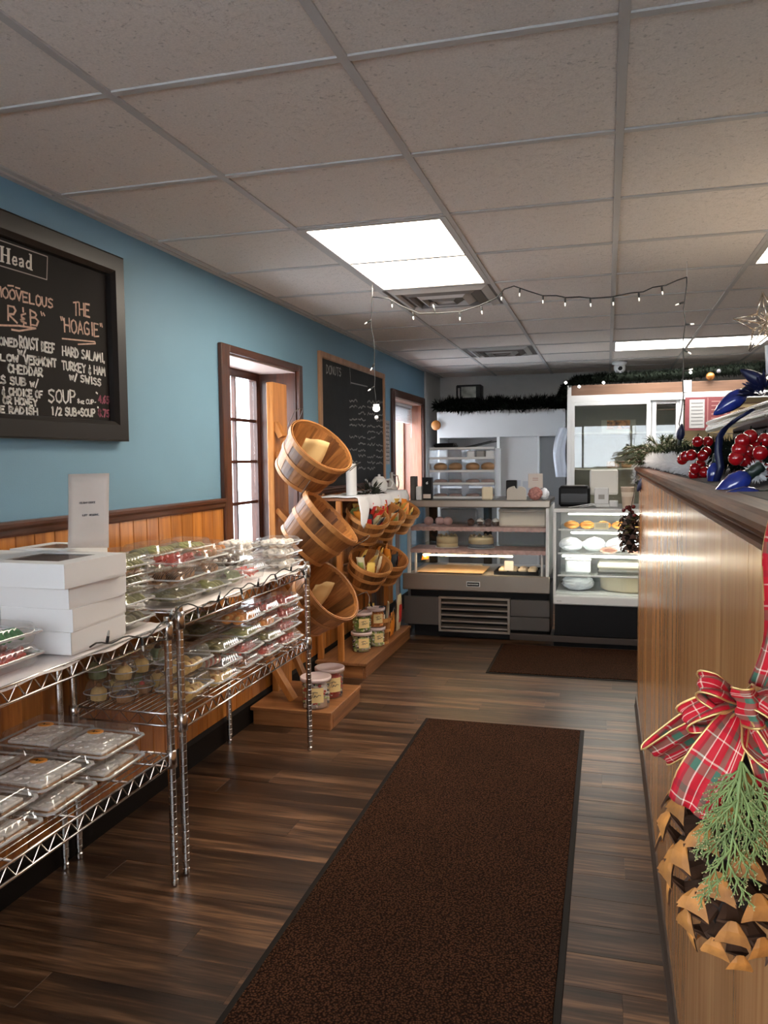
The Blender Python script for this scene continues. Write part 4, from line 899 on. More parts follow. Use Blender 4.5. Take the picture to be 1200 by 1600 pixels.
# cloth
rows = []
for i in range(41):
    y = 4.83+1.22*i/40; r = []
    for j in range(20):
        s = j/19*.46; x = -1.80+s; z = 1.1665+.002*math.sin(y*20+j)
        drop = .09+ (.10*math.exp(-((y-4.86)/.06)**2)) + .015*math.sin(y*26)
        if x > -1.515: e = s-.285; x = -1.512+.012*math.sin(y*22)+.02*min(1, e/.1); z = 1.1645-drop*min(1, e/.17)
        r.append((x, y, z))
    rows.append(r)
MB().strip(rows).build('white_cloth', mat('white_fabric', (.80, .80, .82), .8, bump=.15, bscale=12), label='white cloth draped over the top of the far basket stand', cat='cloth', solid=.003)
# things on the cloth
t = thing('paper_towel_roll', 'white paper roll standing on the cloth covered stand', 'paper roll', (-1.62, 5.02, 1.170)); MB().lathe([(.0001, 0), (.034, 0), (.035, .004), (.035, .205), (.033, .208), (.010, .208), (.010, .19), (.0001, .19)], 24).build('roll', M_white, t); MB().lathe([(.0001, .19), (.0085, .19), (.0085, .22), (.0001, .221)], 12).build('core', M_tan, t)
t = thing('teapot', 'white teapot with handle beside the dark foliage on the cloth', 'teapot', (-1.60, 5.62, 1.170)); MB().lathe([(.0001, 0), (.045, 0), (.060, .025), (.062, .06), (.045, .09), (.040, .095)], 24).build('pot', M_white, t); MB().lathe([(.042, .094), (.030, .108), (.008, .112), (.011, .122), (.0001, .128)], 20).build('pot_lid', M_white, t)
MB().tube([(.045*math.cos(.2), 0, .085), (.085, 0, .09), (.105, 0, .065), (.09, 0, .03), (.055, 0, .025)], .006, 8).build('pot_handle', M_white, t); MB().tube([(-.05, 0, .03), (-.085, 0, .06), (-.105, 0, .09)], [.014, .009, .006], 8).build('spout', M_white, t)
M_leafd = mat('dark_foliage', (.028, .034, .020), .6, objvar=.3)
def bush(name, label, cat, c, rad, n, m, ln=.05, wd=.006, sq=(1, 1, 1), up=0.0, kind=None):
    q = MB(); rnd = random.Random(len(label))
    for i in range(n):
        d = Vector((rnd.gauss(0, 1)*sq[0], rnd.gauss(0, 1)*sq[1], rnd.gauss(0, 1)*sq[2]+up)).normalized(); p = Vector((d.x*rad*sq[0], d.y*rad*sq[1], max(.004-0*rad, d.z*rad*sq[2])))*rnd.uniform(.3, 1)
        s = d.cross(Vector((rnd.random(), rnd.random(), .3))).normalized()*wd; e = p+d*ln*rnd.uniform(.6, 1.3)
        if e.z < .002: e.z = .002
        q.add([p-s*.4, p+s*.4, (p+e)/2+s, e, (p+e)/2-s], [(0, 1, 2, 3, 4)])
    return q.build(name, m, label=label, cat=cat, loc=c)
t = thing('greenery_bunch', 'dark green foliage bunch lying on the cloth beside the teapot', 'greenery', (-1.58, 5.32, 1.168)); b_ = bush('leaves', 'x', None, (0, 0, .0), .085, 260, M_leafd, .05, .006, (.8, 1.4, .9)); b_.parent = t; del b_['label']; b_['kind'] = 'stuff'; MB().tube([(0, -.08, .012), (0, 0, .02), (0, .09, .012)], .006, 6).build('stem', mat('twig', (.09, .05, .03), .7), t)
# small tilted baskets
HS = .18
def sb(px, py, y, n, label, spin): 
    c = PY(px, py, y); t, r = basket(.148, .112, HS, rimc(c, n, HS), n, label, spin, 'small tilted baskets on the far stand', handles=False, ns=12); return c, Vector(n).normalized(), r
nS = (.42, -.30, .86)
B1 = [sb(576, 802, 5.02, nS, 'small tilted basket of bright packets, nearest of the upper row', .3), sb(603, 797, 5.36, nS, 'small tilted basket, middle of the upper row on the far stand', 1.3), sb(627, 790, 5.70, (.42, -.2, .86), 'small tilted basket, farthest of the upper row on the far stand', .8)]
B2_ = [sb(580, 876, 5.02, nS, 'small tilted basket of yellow packets, nearer in the lower row', 1.0), sb(607, 868, 5.36, nS, 'small tilted basket, farther one in the lower row', .2)]
board_between((-1.785, 4.165, 1.615), (-1.745, 4.165, 1.535), .055, .03, 'strut_stub', W_orange, st1, o1)
for (c_, n_, r__) in B1+B2_:
    b_ = c_-n_*(HS+.013); d_ = Vector((n_.z, 0, -n_.x)).normalized(); s_ = (-1.757-b_.x)/d_.x
    board_between(b_+d_*s_, b_+d_*.09, .05, .02, 'sloping_arm', W_orange, st2, o2)
MP = [mat('red_foil', (.60, .04, .03), .3), mat('orange_foil', (.85, .30, .04), .3), mat('yellow_foil', (.85, .60, .15), .35), mat('cream_print', (.75, .66, .45), .4), mat('dark_foil', (.03, .04, .05), .3), mat('lime_foil', (.45, .55, .18), .4)]
PN = ['red', 'orange', 'yellow', 'cream', 'dark', 'lime green']
random.seed(5)
def load(B, cols, n, where, grp, w=.055, h=.10):
    c, nn, r = B
    for i in range(n):
        a = i*2.4; rr = .02+.075*math.sqrt((i+.5)/n); off = r @ Vector((rr*math.cos(a), rr*math.sin(a), -.075)); k = cols[i % len(cols)]
        d = (nn+Vector((RV(-.5, .5), RV(-.5, .5), RV(0, .3)))).normalized()
        packet(c+off, d, w, h*RV(.85, 1.1), MP[k], '%s foil snack packet in the %s' % (PN[k], where), group='%s packets in the %s' % (PN[k], where), m2=MP[(k+2) % 6] if i % 2 else None)
load(B1[0], [0, 1, 3, 2, 1, 0, 5, 4], 16, 'nearest upper small basket', 'p'); load(B1[1], [1, 0, 4, 3], 9, 'middle upper small basket', 'p'); load(B1[2], [2, 2, 1], 9, 'farthest upper small basket', 'p')
load(B2_[0], [2, 3, 3, 2], 6, 'nearer lower small basket', 'p'); load(B2_[1], [1, 2, 4], 7, 'farther lower small basket', 'p')
# platform goods
p = PZ(561, 1020, .1005); bx = p.x; by = p.y+.06
tub((bx, by, .1005), .068, .135, [M_lg, M_gr, M_wc, M_bk], 'lower clear tub of mixed green candy on the far stand', -1.0, 'green candy tubs')
tub((bx+.003, by, .2365), .068, .135, [M_gr, M_gr, M_lg, M_wc], 'upper clear tub of green candy stacked on the far stand', -1.0, 'green candy tubs')
tub((bx+.06, by+.17, .1005), .058, .135, [M_lg, M_wc, M_gr], 'clear tub of pale candy behind the green tubs', -1.0)
tub((bx+.055, by+.17, .2365), .060, .135, [M_or, M_or], 'clear tub of orange candy stacked behind the green tubs', -1.0)
ib = Vector((-1.455-.10, 5.40, .1005))
basket(.088, .068, .185, ib, (0, 0, 1), 'small upright basket of bottles on the far stand platform', .15, None, handles=True, ns=10)
for i, (dx, dy, k) in enumerate([(-.03, -.02, 4), (.03, -.03, 4), (0, .03, 4), (.045, .02, 3), (-.045, .03, 2)]):
    packet(ib+Vector((dx, dy, .05)), (dx*2, dy*2, 1), .06, .24-.02*(i % 3), MP[k], '%s tall packet standing in the upright basket' % PN[k], group='%s tall packets in the upright basket' % PN[k], m2=MP[3] if i < 3 else MP[0])
packet(Vector((-1.53, 5.66, .1005)), (.05, 0, 1), .10, .17, MP[1], 'bright orange bag standing behind the upright basket', m2=None)
packet(Vector((-1.53, 5.85, .1005)), (.05, 0, 1), .12, .27, MP[3], 'cream and red bag at the far end of the platform', m2=MP[0])
# side ledge goods left of the display case
t = thing('side_stand', 'narrow grey stand squeezed between basket stand and display case', 'stand', (-1.69, 6.30, 0)); MB().bbox(-.12, .12, -.22, .22, 1.03, 1.06, .004).build('top', mat('grey_laminate', (.35, .35, .36), .4), t)
for x in (-.1, .1):
    for y in (-.2, .2): MB().box(x-.015, x+.015, y-.015, y+.015, 0, 1.03).build('leg', mat('grey_laminate', (0, 0, 0)), t)
t = thing('jug', 'white long necked jug on the narrow stand below the far window', 'jug', (-1.655, 6.17, 1.0605)); MB().lathe([(.0001, 0), (.055, 0), (.060, .01), (.060, .06), (.050, .11), (.022, .16), (.014, .20), (.014, .235), (.018, .24), (.0001, .24)], 24).build('jug_body', mat('off_white_ceramic', (.55, .54, .52), .5), t); MB().tube([(.012, 0, .22), (.05, 0, .21), (.062, 0, .15), (.054, 0, .11)], .006, 8).build('jug_handle', mat('off_white_ceramic', (0, 0, 0)), t)
# ================================================================== DISPLAY CASES
M_ss = mat('brushed_steel', (.36, .31, .26), .34, metal=.9, bump=.03, bscale=200, stretch=(.05, 1, 1)); M_ssd = mat('dull_steel_panel', (.10, .088, .08), .42, metal=.6)
M_wf = mat('white_enamel', (.62, .63, .64), .35); M_case = mat('case_grey_interior', (.30, .29, .28), .5); M_tube = mat('warm_tube_light', (1, 1, 1), .5, emit=14, ecol=(1, .72, .38)); M_tubew = mat('white_tube_light', (1, 1, 1), .5, emit=9, ecol=(1, .93, .80))
M_sg = clear('shelf_glass', (.93, .97, .95), refl=.14, haze=.05, rough=.03); M_fg = clear('front_glass', (.98, .99, .99), refl=.07, rough=.0)
M_pink = mat('pink_doily_paper', (.50, .33, .31), .8, var=.2, vscale=30, bump=.4, bscale=60)
o = Vector((-.965, 6.05, 0)); dc = thing('display_case', 'steel refrigerated bakery case with louvered base and cakes inside', 'display case', tuple(o))
def q_(name, m, *bs_, b=.002, par=None):
    k = MB()
    for x0, x1, y0, y1, z0, z1 in bs_: k.bbox(x0-o.x, x1-o.x, y0-o.y, y1-o.y, z0-o.z, z1-o.z, b)
    return k.build(name, m, par or dc)
X0, X1, YF, YB = -1.50, -.412, 6.05, 6.75
q_('toe_kick', M_black, (X0+.03, X1-.01, YF+.10, YB, 0, .09)); q_('body_core', M_black, (X0+.01, X1-.01, YF+.06, YB-.01, .09, .40))
q_('base_panel', M_ssd, (-1.535, -1.255, YF+.02, YF+.05, .105, .325)); q_('base_panel', M_ssd, (-.70, -.405, YF+.02, YF+.05, .20, .325)); q_('base_panel', M_ssd, (-.70, -.405, YF+.01, YF+.04, .095, .195))
gr = q_('louver_grille', M_ss, (-1.255, -1.235, YF, YF+.04, .06, .335), (-.72, -.70, YF, YF+.04, .06, .335), (-1.235, -.72, YF, YF+.04, .318, .335), (-1.235, -.72, YF, YF+.04, .06, .078))
for k in range(5):
    z = .092+.047*k; m = MB(); m.poly([(-1.235-o.x, .0, z), (-1.235-o.x, .03, z+.018), (-1.235-o.x, .033, z+.026), (-1.235-o.x, .0, z+.012)], (.515, 0, 0)); m.build('louver_slat', M_ss, gr)
q_('front_panel', M_ss, (-1.535, X1+.01, YF-.02, YF+.01, .385, .512), b=.006)
pl_ = q_('maker_plate', M_wf, (-1.03, -.925, YF-.024, YF-.02, .422, .462), b=.002); q_('plate_inset', M_black, (-1.024, -.931, YF-.0255, YF-.024, .427, .457), par=pl_)
m = MB(); [m.box(-1.018+.012*i-o.x, -1.018+.012*i+.007-o.x, -.0268, -.0255, .437, .447) for i in range(7)]; m.build('plate_lettering', M_wf, pl_)
q_('deck', M_case, (X0, X1, YF+.01, YB, .49, .508)); q_('side_post', M_wf, (X0, X0+.022, YF, YF+.03, .512, 1.035)); q_('side_post', M_wf, (X1-.022, X1, YF, YF+.03, .40, 1.035))
q_('rear_post', M_wf, (X0, X0+.03, YB-.03, YB, .51, 1.035)); q_('rear_post', M_wf, (X1-.03, X1, YB-.03, YB, .51, 1.035)); q_('rear_post', M_black, (-1.0, -.93, YB-.03, YB, .51, 1.035)); q_('rear_post', M_black, (-1.47, -1.40, YB-.03, YB, .51, 1.035))
q_('top_rail', M_ss, (X0-.01, X1+.01, YF-.01, YF+.04, 1.03, 1.085), b=.006); q_('top_deck', M_ssd, (X0, X1, YF+.04, YB+.02, 1.055, 1.083)); q_('side_pane', M_fg, (X0+.004, X0+.008, YF+.03, YB-.03, .51, 1.03)); q_('side_pane', M_wf, (X1-.008, X1-.004, YF+.03, YB-.03, .51, 1.03))
q_('front_pane', M_fg, (X0+.022, X1-.022, YF+.002, YF+.007, .512, 1.03))
for z in (.70, .872):
    s = q_('glass_shelf', M_sg, (X0+.025, X1-.025, YF+.03 if z > .8 else YF+.0+.012, YB-.05, z-.008, z))
    m = MB(); rows = []
    for i in range(61): x = X0+.02+(X1-X0-.04)*i/60; d = .012+.008*abs(math.sin(i*1.3)); yy = (YF+.028 if z > .8 else YF+.012); rows.append([(x-o.x, yy+.30-o.y, z+.003), (x-o.x, yy+.0-o.y, z+.003), (x-o.x, yy-.002-o.y, z-.010-d)])
    m.strip(rows, smooth=False); m.build('paper_lining', M_pink, s, solid=.001)
for x in (X0+.05, X1-.06): q_('shelf_bracket', M_wf, (x, x+.016, YF+.03, YF+.05, .51, .692))
q_('tube_light', M_tube, (X0+.12, X1-.27, YF+.016, YF+.030, .650, .663), b=.004)
# deck goods
def simp(name, label, cat, m, box, z, group=None, b=.006):
    x0, x1, y0, y1, h = box; return MB().bbox(-(x1-x0)/2, (x1-x0)/2, -(y1-y0)/2, (y1-y0)/2, 0, h, b).build(name, m, label=label, cat=cat, group=group, loc=((x0+x1)/2, (y0+y1)/2, z))
M_kraft = mat('kraft_paper', (.62, .42, .24), .7, bump=.2, bscale=10)
t = thing('parchment_tray', 'tan parchment covered tray on the floor of the steel case', 'tray', (-1.17, 6.28, .508)); MB().bbox(-.25, .25, -.2, .2, 0, .012, .003).build('tray_base', M_ssd, t); MB().bbox(-.262, .262, -.21, .21, .012, .016, .002).build('parchment', M_kraft, t)
t = thing('pastry_tray', 'black tray of white topped pastries under a small price card', 'tray', (-.66, 6.25, .508)); MB().bbox(-.16, .16, -.13, .13, 0, .006, .002).box(-.17, -.16, -.14, .14, 0, .028).box(.16, .17, -.14, .14, 0, .028).box(-.16, .16, -.14, -.13, 0, .028).box(-.16, .16, .13, .14, 0, .028).build('tray_base', M_black, t)
for i in range(4):
    for j in range(2): inst(MB().ball((0, 0, .022), .032, 12, 7, 0, (1.1, 1, .7)).mesh('pastry', mat('meringue', (.78, .66, .50), .6, bump=.5, bscale=40)), 'pastry', None, (-.66-.11+.075*i, 6.19+.10*j, .5145), label='white topped pastry in the black tray of the steel case', cat='pastry', group='white topped pastries in the black tray')
MB().poly([(-.035, -.004, 0), (.035, -.004, 0), (.035, .010, .075), (-.035, .010, .075)], (0, .002, 0)).build('price_card', M_wf, label='small white price card standing in the black pastry tray', cat='card', loc=(-.72, 6.155, .537))
simp('serving_board', 'long pale board lying behind the parchment tray', 'board', mat('pale_board', (.66, .55, .42), .5), (-1.28, -.98, 6.50, 6.58, .02), .508)
t = thing('price_tag', 'orange and cream tag hanging inside the case corner', 'tag', (-1.37, 6.10, .64)); MB().poly([(-.03, 0, -.03), (.025, 0, -.02), (.04, .0, .03), (-.015, 0, .02)], (0, .002, 0)).build('tag_card', M_or, t); MB().box(-.012, .012, -.0006, 0, -.008, .012).build('tag_print', M_wf, t)
# cakes
def cake(x, label, c1, c2, r=.088):
    t = thing('layer_cake', label, 'cake', (x, 6.22, .704)); MB().lathe([(.0001, 0), (r*1.1, 0), (r*1.1, .004), (.0001, .004)], 28).build('cake_board', M_wf, t)
    MB().lathe([(.0001, .0045), (r, .0045), (r, .034)], 28).build('lower_layer', c2, t); MB().lathe([(r, .034), (r, .078), (r*.95, .088), (.0001, .090)], 28).build('upper_layer', c1, t)
    for i in range(10): a = i*.628; MB().ball((r*.8*math.cos(a), r*.8*math.sin(a), .093), .011, 8, 5).build('rosette', c1, t)
M_cr = mat('buttercream', (.66, .54, .32), .5, var=.1); cake(-1.215, 'cream yellow round cake at left on the middle glass shelf', M_cr, M_cr, .085); cake(-.945, 'round cake with yellow top and grey blue base, centre shelf', M_cr, mat('blue_grey_icing', (.16, .19, .22), .5), .098)
for i, x in enumerate((-1.36, -1.27, -1.205)): 
    MB().ball((0, 0, .036), .038, 16, 10, 0, (1, 1, .9)).build('frosted_ball', mat('dusty_pink_icing', (.48, .30, .29), .6, bump=.3, bscale=30), label='dusty pink frosted ball, %s from the left on the top shelf' % ('first', 'second', 'third')[i], cat='cake', group='pink frosted balls on the top case shelf', loc=(x, 6.20, .876))
for i, x in enumerate((-1.02, -.95, -.885, -.83)):
    t = thing('cupcake', 'chocolate cupcake with white swirl, %s from the left in the case' % ('first', 'second', 'third', 'fourth')[i], 'cupcake', (x, 6.19+.03*(i % 2), .876), group='dark cupcakes in the steel case'); MB().lathe([(.0001, 0), (.022, 0), (.030, .034), (.0001, .034)], 16).build('cup', F_choc, t); MB().lathe([(.031, .034), (.028, .046), (.015, .056), (.0001, .062)], 14).build('swirl', F_white if i % 2 else F_choc, t)
t = thing('cake_carton', 'big cream white carton with rounded lid at the right of the top shelf', 'box', (-.62, 6.30, .876)); MB().bbox(-.18, .18, -.12, .12, 0, .120, .012).build('carton_body', mat('cream_card', (.74, .68, .58), .5), t); MB().bbox(-.185, .185, -.125, .125, .110, .135, .012).build('carton_lid', mat('cream_card', (0, 0, 0)), t)
simp('frosted_panel_box', 'grey frosted box behind the cakes at the case rear', 'box', mat('frosted_grey', (.34, .36, .37), .5), (-1.33, -1.04, 6.55, 6.68, .11), .876)
simp('storage_tub', 'pale blue grey tub at the rear of the lower shelf', 'box', mat('pale_blue_tub', (.40, .46, .49), .5), (-.84, -.47, 6.45, 6.66, .15), .704)

# second case, white and brightly lit
o = Vector((.15, 5.95, 0)); dc = thing('display_case', 'white brightly lit refrigerated case with bread and wrapped bags', 'display case', tuple(o))
A0, A1, YF, YB = -.372, .67, 5.95, 6.62
q_('base', M_black, (A0+.01, A1-.01, YF+.03, YB, .09, .322)); q_('toe_kick', M_black, (A0, A1, YF+.06, YB, 0, .09)); q_('kick_rail', mat('brown_kick', (.04, .028, .022), .5), (A0-.32, A1, YF+.02, YF+.055, .04, .085))
q_('lower_frame', M_wf, (A0, A1, YF, YF+.05, .325, .392), b=.008); q_('floor_panel', M_wf, (A0+.012, A1-.012, YF+.05, YB, .33, .40)); q_('post', M_wf, (A0, A0+.018, YF, YF+.03, .392, 1.02)); q_('post', M_wf, (A1-.018, A1, YF, YF+.03, .392, 1.02))
q_('top_frame', M_wf, (A0, A1, YF-.005, YF+.04, 1.003, 1.03), b=.004); q_('top_panel', mat('grey_counter_mat', (.09, .09, .085), .35), (A0, A1, YF+.04, YB+.02, 1.012, 1.030)); q_('back_panel', M_wf, (A0+.018, A1-.018, YB-.02, YB, .40, 1.01)); q_('side_pane', M_fg, (A0+.006, A0+.010, YF+.03, YB-.02, .40, 1.01)); q_('side_panel', M_wf, (A1-.012, A1-.004, YF+.03, YB-.02, .40, 1.01))
q_('front_pane', M_fg, (A0+.018, A1-.018, YF+.008, YF+.012, .392, 1.003))
for z, yy in ((.872, .10), (.700, .05), (.540, .03)):
    s = q_('glass_shelf', M_sg, (A0+.03, A1-.03, YF+yy, YB-.05, z-.007, z)); q_('shelf_edge', M_wf, (A0+.03, A1-.03, YF+yy-.008, YF+yy, z-.010, z+.003), par=s)
q_('tube_light', M_tubew, (A0+.10, A1-.06, YF+.13, YF+.145, .978, .990), b=.004); q_('tube_light', M_tubew, (A0+.12, A1-.06, YF+.12, YF+.140, .838, .852), b=.004); q_('tube_light', M_tubew, (A0+.06, A1-.06, YF+.07, YF+.090, .668, .684), b=.004)
m = MB(); [m.box(-.345+.006*i-o.x, -.3425+.006*i-o.x, -.0015, 0, .348, .354) for i in range(6)]; m.build('maker_mark', M_ssd, dc)
M_bread = mat('golden_bread', (.58, .24, .05), .5, var=.2, vscale=20); 
for i in range(6):
    t = thing('bread_loaf', 'golden loaf, number %s from the left on the top shelf of the white case' % ('one', 'two', 'three', 'four', 'five', 'six')[i], 'bread', (-.25+.115*i, 6.14, .8725), group='golden loaves in the white case'); MB().ball((0, 0, .026), .055, 16, 9, 0, (1.05, .9, .5)).build('crust', M_bread, t); MB().tube([(-.025, -.02, .052), (.0, 0, .055), (.025, .02, .050)], .005, 6).build('score_line', mat('pale_crumb', (.75, .5, .22), .6), t)
t = thing('price_card', 'cream price card clipped before the loaves in the white case', 'card', (-.035, 6.052, .873)); MB().bbox(-.052, .052, -.001, .001, 0, .052, .0005).build('card', mat('cream_price_card', (.80, .72, .50), .5), t); q = MB(); [stroke(q, [(-.04, -.0012, .04-.01*k), (.035, -.0012, .04-.01*k)], (0, -1, 0), .0025) for k in range(3)]; q.build('print_lines', M_ink, t)
M_wrap = mat('white_wrap', (.74, .78, .86), .4, bump=.7, bscale=14)
def bag(name, label, c, sx, sy, sz, m, seed, cat='bag', group=None):
    r = random.Random(seed); q = MB(); rows = []
    for i in range(11):
        v = i/10; rr = (math.sin(math.pi*min(1, v*1.02+.02)))**.45 if v < 1 else .05; row = []
        for k in range(18): a = 2*math.pi*k/18; row.append((sx*rr*math.cos(a)*(1+r.uniform(-.08, .08)), sy*rr*math.sin(a)*(1+r.uniform(-.08, .08)), max(0, sz*v+r.uniform(-.004, .004))))
        rows.append(row)
    q.strip(rows, closed=True, smooth=False); n = len(rows[0]); q.add(rows[0], [tuple(range(n-1, -1, -1))]); q.add(rows[-1], [tuple(range(n))]); return q.build(name, m, label=label, cat=cat, loc=c, group=group)
for i in range(5): bag('wrapped_bag', 'crinkled white and blue wrapped bag, %s from left on the lit middle shelf' % ('first', 'second', 'third', 'fourth', 'fifth')[i], (-.255+.17*i, 6.16+.02*(i % 2), .7005), .088, .08, .105, M_wrap, i, group='wrapped bags in the white case')
for i in range(3): bag('bagged_meat', 'pink sliced meat in clear wrap on the lit middle shelf, %s' % ('left one', 'middle one', 'right one')[i], (.02+.19*i, 6.045, .7005), .06, .035, .045, mat('pink_meat', (.62, .33, .26), .5), 20+i, group='pink packets in the white case')
t = thing('lidded_container', 'wide clear lidded tray on the lower shelf of the white case', 'container', (.16, 6.18, .5405)); MB().bbox(-.22, .22, -.10, .10, 0, .03, .01).build('container_base', mat('dark_tray', (.06, .065, .06), .4), t); MB().bbox(-.22, .22, -.10, .10, .03, .085, .02).build('container_lid', mat('cloudy_lid', (.62, .60, .50), .3), t)
t = thing('lidded_container', 'tall translucent box at the left of the lower lit shelf', 'container', (-.20, 6.17, .5405)); MB().bbox(-.09, .09, -.09, .09, 0, .10, .012).build('container_base', mat('translucent_box', (.66, .72, .76), .3), t); MB().bbox(-.096, .096, -.096, .096, .095, .112, .006).build('container_lid', M_wf, t)
t = thing('food_pan', 'large cream coloured pan on the floor of the white case', 'pan', (.20, 6.22, .4005)); MB().lathe([(.0001, 0), (.16, 0), (.19, .02), (.195, .11), (.20, .118), (.0001, .118)], 28, sx=1.25, sy=.8).build('pan_body', mat('cream_pan', (.72, .64, .46), .4), t); MB().lathe([(.19, .118), (.205, .118), (.205, .126), (.0001, .128)], 28, sx=1.25, sy=.8).build('pan_lid', M_wf, t)
bag('wrapped_bag', 'large draped white wrapper on the floor of the white case', (-.20, 6.17, .4005), .12, .09, .125, M_wrap, 9)

# ================================================================== ON TOP OF THE CASES
rk = thing('bread_rack', 'clear acrylic pastry bin rack with four shelves on the steel case', 'rack', (-1.115, 6.50, 1.0835)); M_ac = clear('acrylic', (.95, .97, 1), refl=.16, haze=.16, rough=.08)
for x in (-.265, .265): MB().bbox(x-.004, x+.004, -.18, .18, 0, .40, .001).build('side_panel', M_ac, rk)
MB().box(-.002, .002, -.16, .18, .0, .40).build('divider_panel', M_ac, rk); MB().box(-.261, .261, .176, .18, 0, .40).build('back_panel', M_ac, rk)
for z in (.004, .115, .215, .318, .396): 
    s = MB().bbox(-.261, .261, -.17, .176, z-.003, z+.003, .001).build('shelf_panel', M_ac, rk); MB().bbox(-.261, .261, -.178, -.172, z-.004, z+.014, .001).build('shelf_lip', M_wf, s)
MB().poly([(-.01, -.16, .40), (.24, -.16, .455), (.24, -.16, .460), (-.01, -.16, .405)], (0, .3, 0)).build('lifted_lid', M_black, rk)
M_br2 = mat('pale_brown_bread', (.42, .24, .12), .6, var=.2, vscale=15); M_br3 = mat('mauve_pastry', (.34, .24, .22), .6, var=.2, vscale=15)
for j, (z, m, nm) in enumerate(((.218, M_br2, 'brown bread loaf'), (.118, M_br3, 'dull brown pastry'), (.007, M_br3, 'flat glazed pastry'))):
    for i in range(4):
        hh = (.07, .035, .03)[j]; MB().ball((0, 0, hh*.5), .058, 14, 8, 0, (1, 1.1, hh/.116)).build('bread', m, label='%s, %s from the left in the acrylic rack' % (nm, ('first', 'second', 'third', 'fourth')[i]), cat='bread', group='%ss in the acrylic rack' % nm, loc=(-1.115-.195+.125*i+(0 if i < 2 else .015), 6.44, 1.0835+z))
for i in range(3): simp('folded_packet', 'white and dark packet on the top level of the rack, %s' % ('left', 'middle', 'right')[i], 'packet', (M_wf, M_case, M_wf)[i], (-1.08+.075*i, -1.015+.075*i, 6.36, 6.44, .06), 1.0835+.3215, b=.008)
simp('folded_cloth', 'black folded cloth on top of the acrylic rack', 'cloth', M_black, (-1.36, -1.18, 6.40, 6.55, .045), 1.0835+.401, b=.02)
simp('card_holder', 'leaning grey metal card holder at the left of the steel case', 'card holder', M_ssd, (-1.485, -1.445, 6.10, 6.20, .185), 1.0835)
simp('napkin_box', 'small white napkin box beside the black carton', 'box', M_wf, (-1.44, -1.395, 6.10, 6.18, .105), 1.0835)
t = thing('black_carton', 'black carton with white mark and cream label at the case left', 'box', (-1.352, 6.14, 1.0835)); MB().bbox(-.036, .036, -.03, .03, 0, .175, .002).build('carton', M_black, t); MB().bbox(-.030, .030, -.0315, -.0300, .012, .045, .0005).build('cream_label', mat('cream_label', (.62, .52, .46), .6), t)
m = MB(); m.ball((0, -.0305, .13), .010, 10, 6, 0, (.9, .08, 1)); m.ball((.005, -.0305, .143), .003, 8, 5, 0, (1.2, .1, .6)); m.build('white_mark', M_wf, t)
t = thing('heart_box', 'cream heart topped box on the steel case', 'box', (-.665, 6.16, 1.0835)); m = MB(); P = []
for a in range(25): u = a/24*math.pi; P.append((.072*math.cos(u), 0, .06+.045*abs(math.sin(u))**.7-(.02 if 10 < a < 14 else 0)))
m.poly([(-.072, 0, 0), (.072, 0, 0)]+P, (0, .06, 0)); m.build('box_body', mat('cream_grey_box', (.50, .46, .41), .6), t)
simp('card_reader', 'black card machine behind the heart topped box', 'machine', M_black, (-.76, -.68, 6.30, 6.38, .145), 1.0835)
t = thing('pink_treat_bag', 'clear bag of pink candy with tall cream header card', 'bag', (-.520, 6.16, 1.0835)); o_ = bag('treats', 'x', (0, 0, 0), .055, .03, .10, mat('pink_treats', (.42, .19, .17), .5, var=.4, vscale=60), 31); o_.parent = t; del o_['label']; del o_['category']; MB().bbox(-.055, .055, -.002, .002, .09, .20, .001).build('header_card', mat('cream_header', (.58, .52, .48), .6), t)
q = MB(); [stroke(q, [(-.02, -.0025, .165-.014*k), (.02, -.0025, .165-.014*k)], (0, -1, 0), .004) for k in range(2)]; q.build('header_print', mat('dull_red_print', (.35, .15, .13), .6), t)
bag('tissue_bundle', 'crumpled white tissue paper at the right end of the steel case', (-.455, 6.20, 1.0835), .035, .05, .09, M_wrap, 41)
simp('cream_bag_front', 'cream paper bag leaning before the acrylic rack', 'bag', mat('cream_bag', (.66, .58, .42), .6), (-.925, -.845, 6.12, 6.18, .10), 1.0835, b=.01)
# register group on the white case
pr = thing('receipt_printer', 'black receipt printer with paper slot on the white case', 'printer', (-.235, 6.32, 1.0305)); MB().bbox(-.115, .115, -.11, .11, 0, .155, .018).build('printer_body', M_black, pr); MB().bbox(-.075, .075, -.06, .0, .155, .160, .002).build('paper_cover', M_case, pr); MB().bbox(-.10, .10, -.113, -.110, .03, .10, .004).build('front_panel', mat('dark_gloss', (.02, .02, .02), .15), pr)
ps = thing('register_screen', 'white tablet register with stand seen from behind', 'register', (-.02, 6.30, 1.0305)); MB().bbox(-.075, .075, -.06, .06, 0, .012, .006).build('stand_base', M_wf, ps); MB().bbox(-.02, .02, -.01, .01, .012, .12, .004).build('stand_neck', M_wf, ps); MB().bbox(-.105, .105, -.012, .012, .09, .285, .012, M=Matrix.Rotation(-.25, 4, 'X')).build('screen_back', mat('warm_white_plastic', (.70, .69, .66), .4), ps)
t = thing('card_terminal', 'small white customer display standing before the register', 'terminal', (-.035, 6.17, 1.0305)); MB().bbox(-.052, .052, -.02, .02, .02, .145, .006).build('display', M_wf, t); MB().bbox(-.022, .022, -.0215, -.02, .06, .095, .001).build('display_window', M_case, t); MB().bbox(.055, .12, -.03, .03, 0, .05, .006).build('reader', M_wf, t); MB().bbox(-.04, .06, -.02, .02, 0, .022, .003).build('foot', M_wf, t)
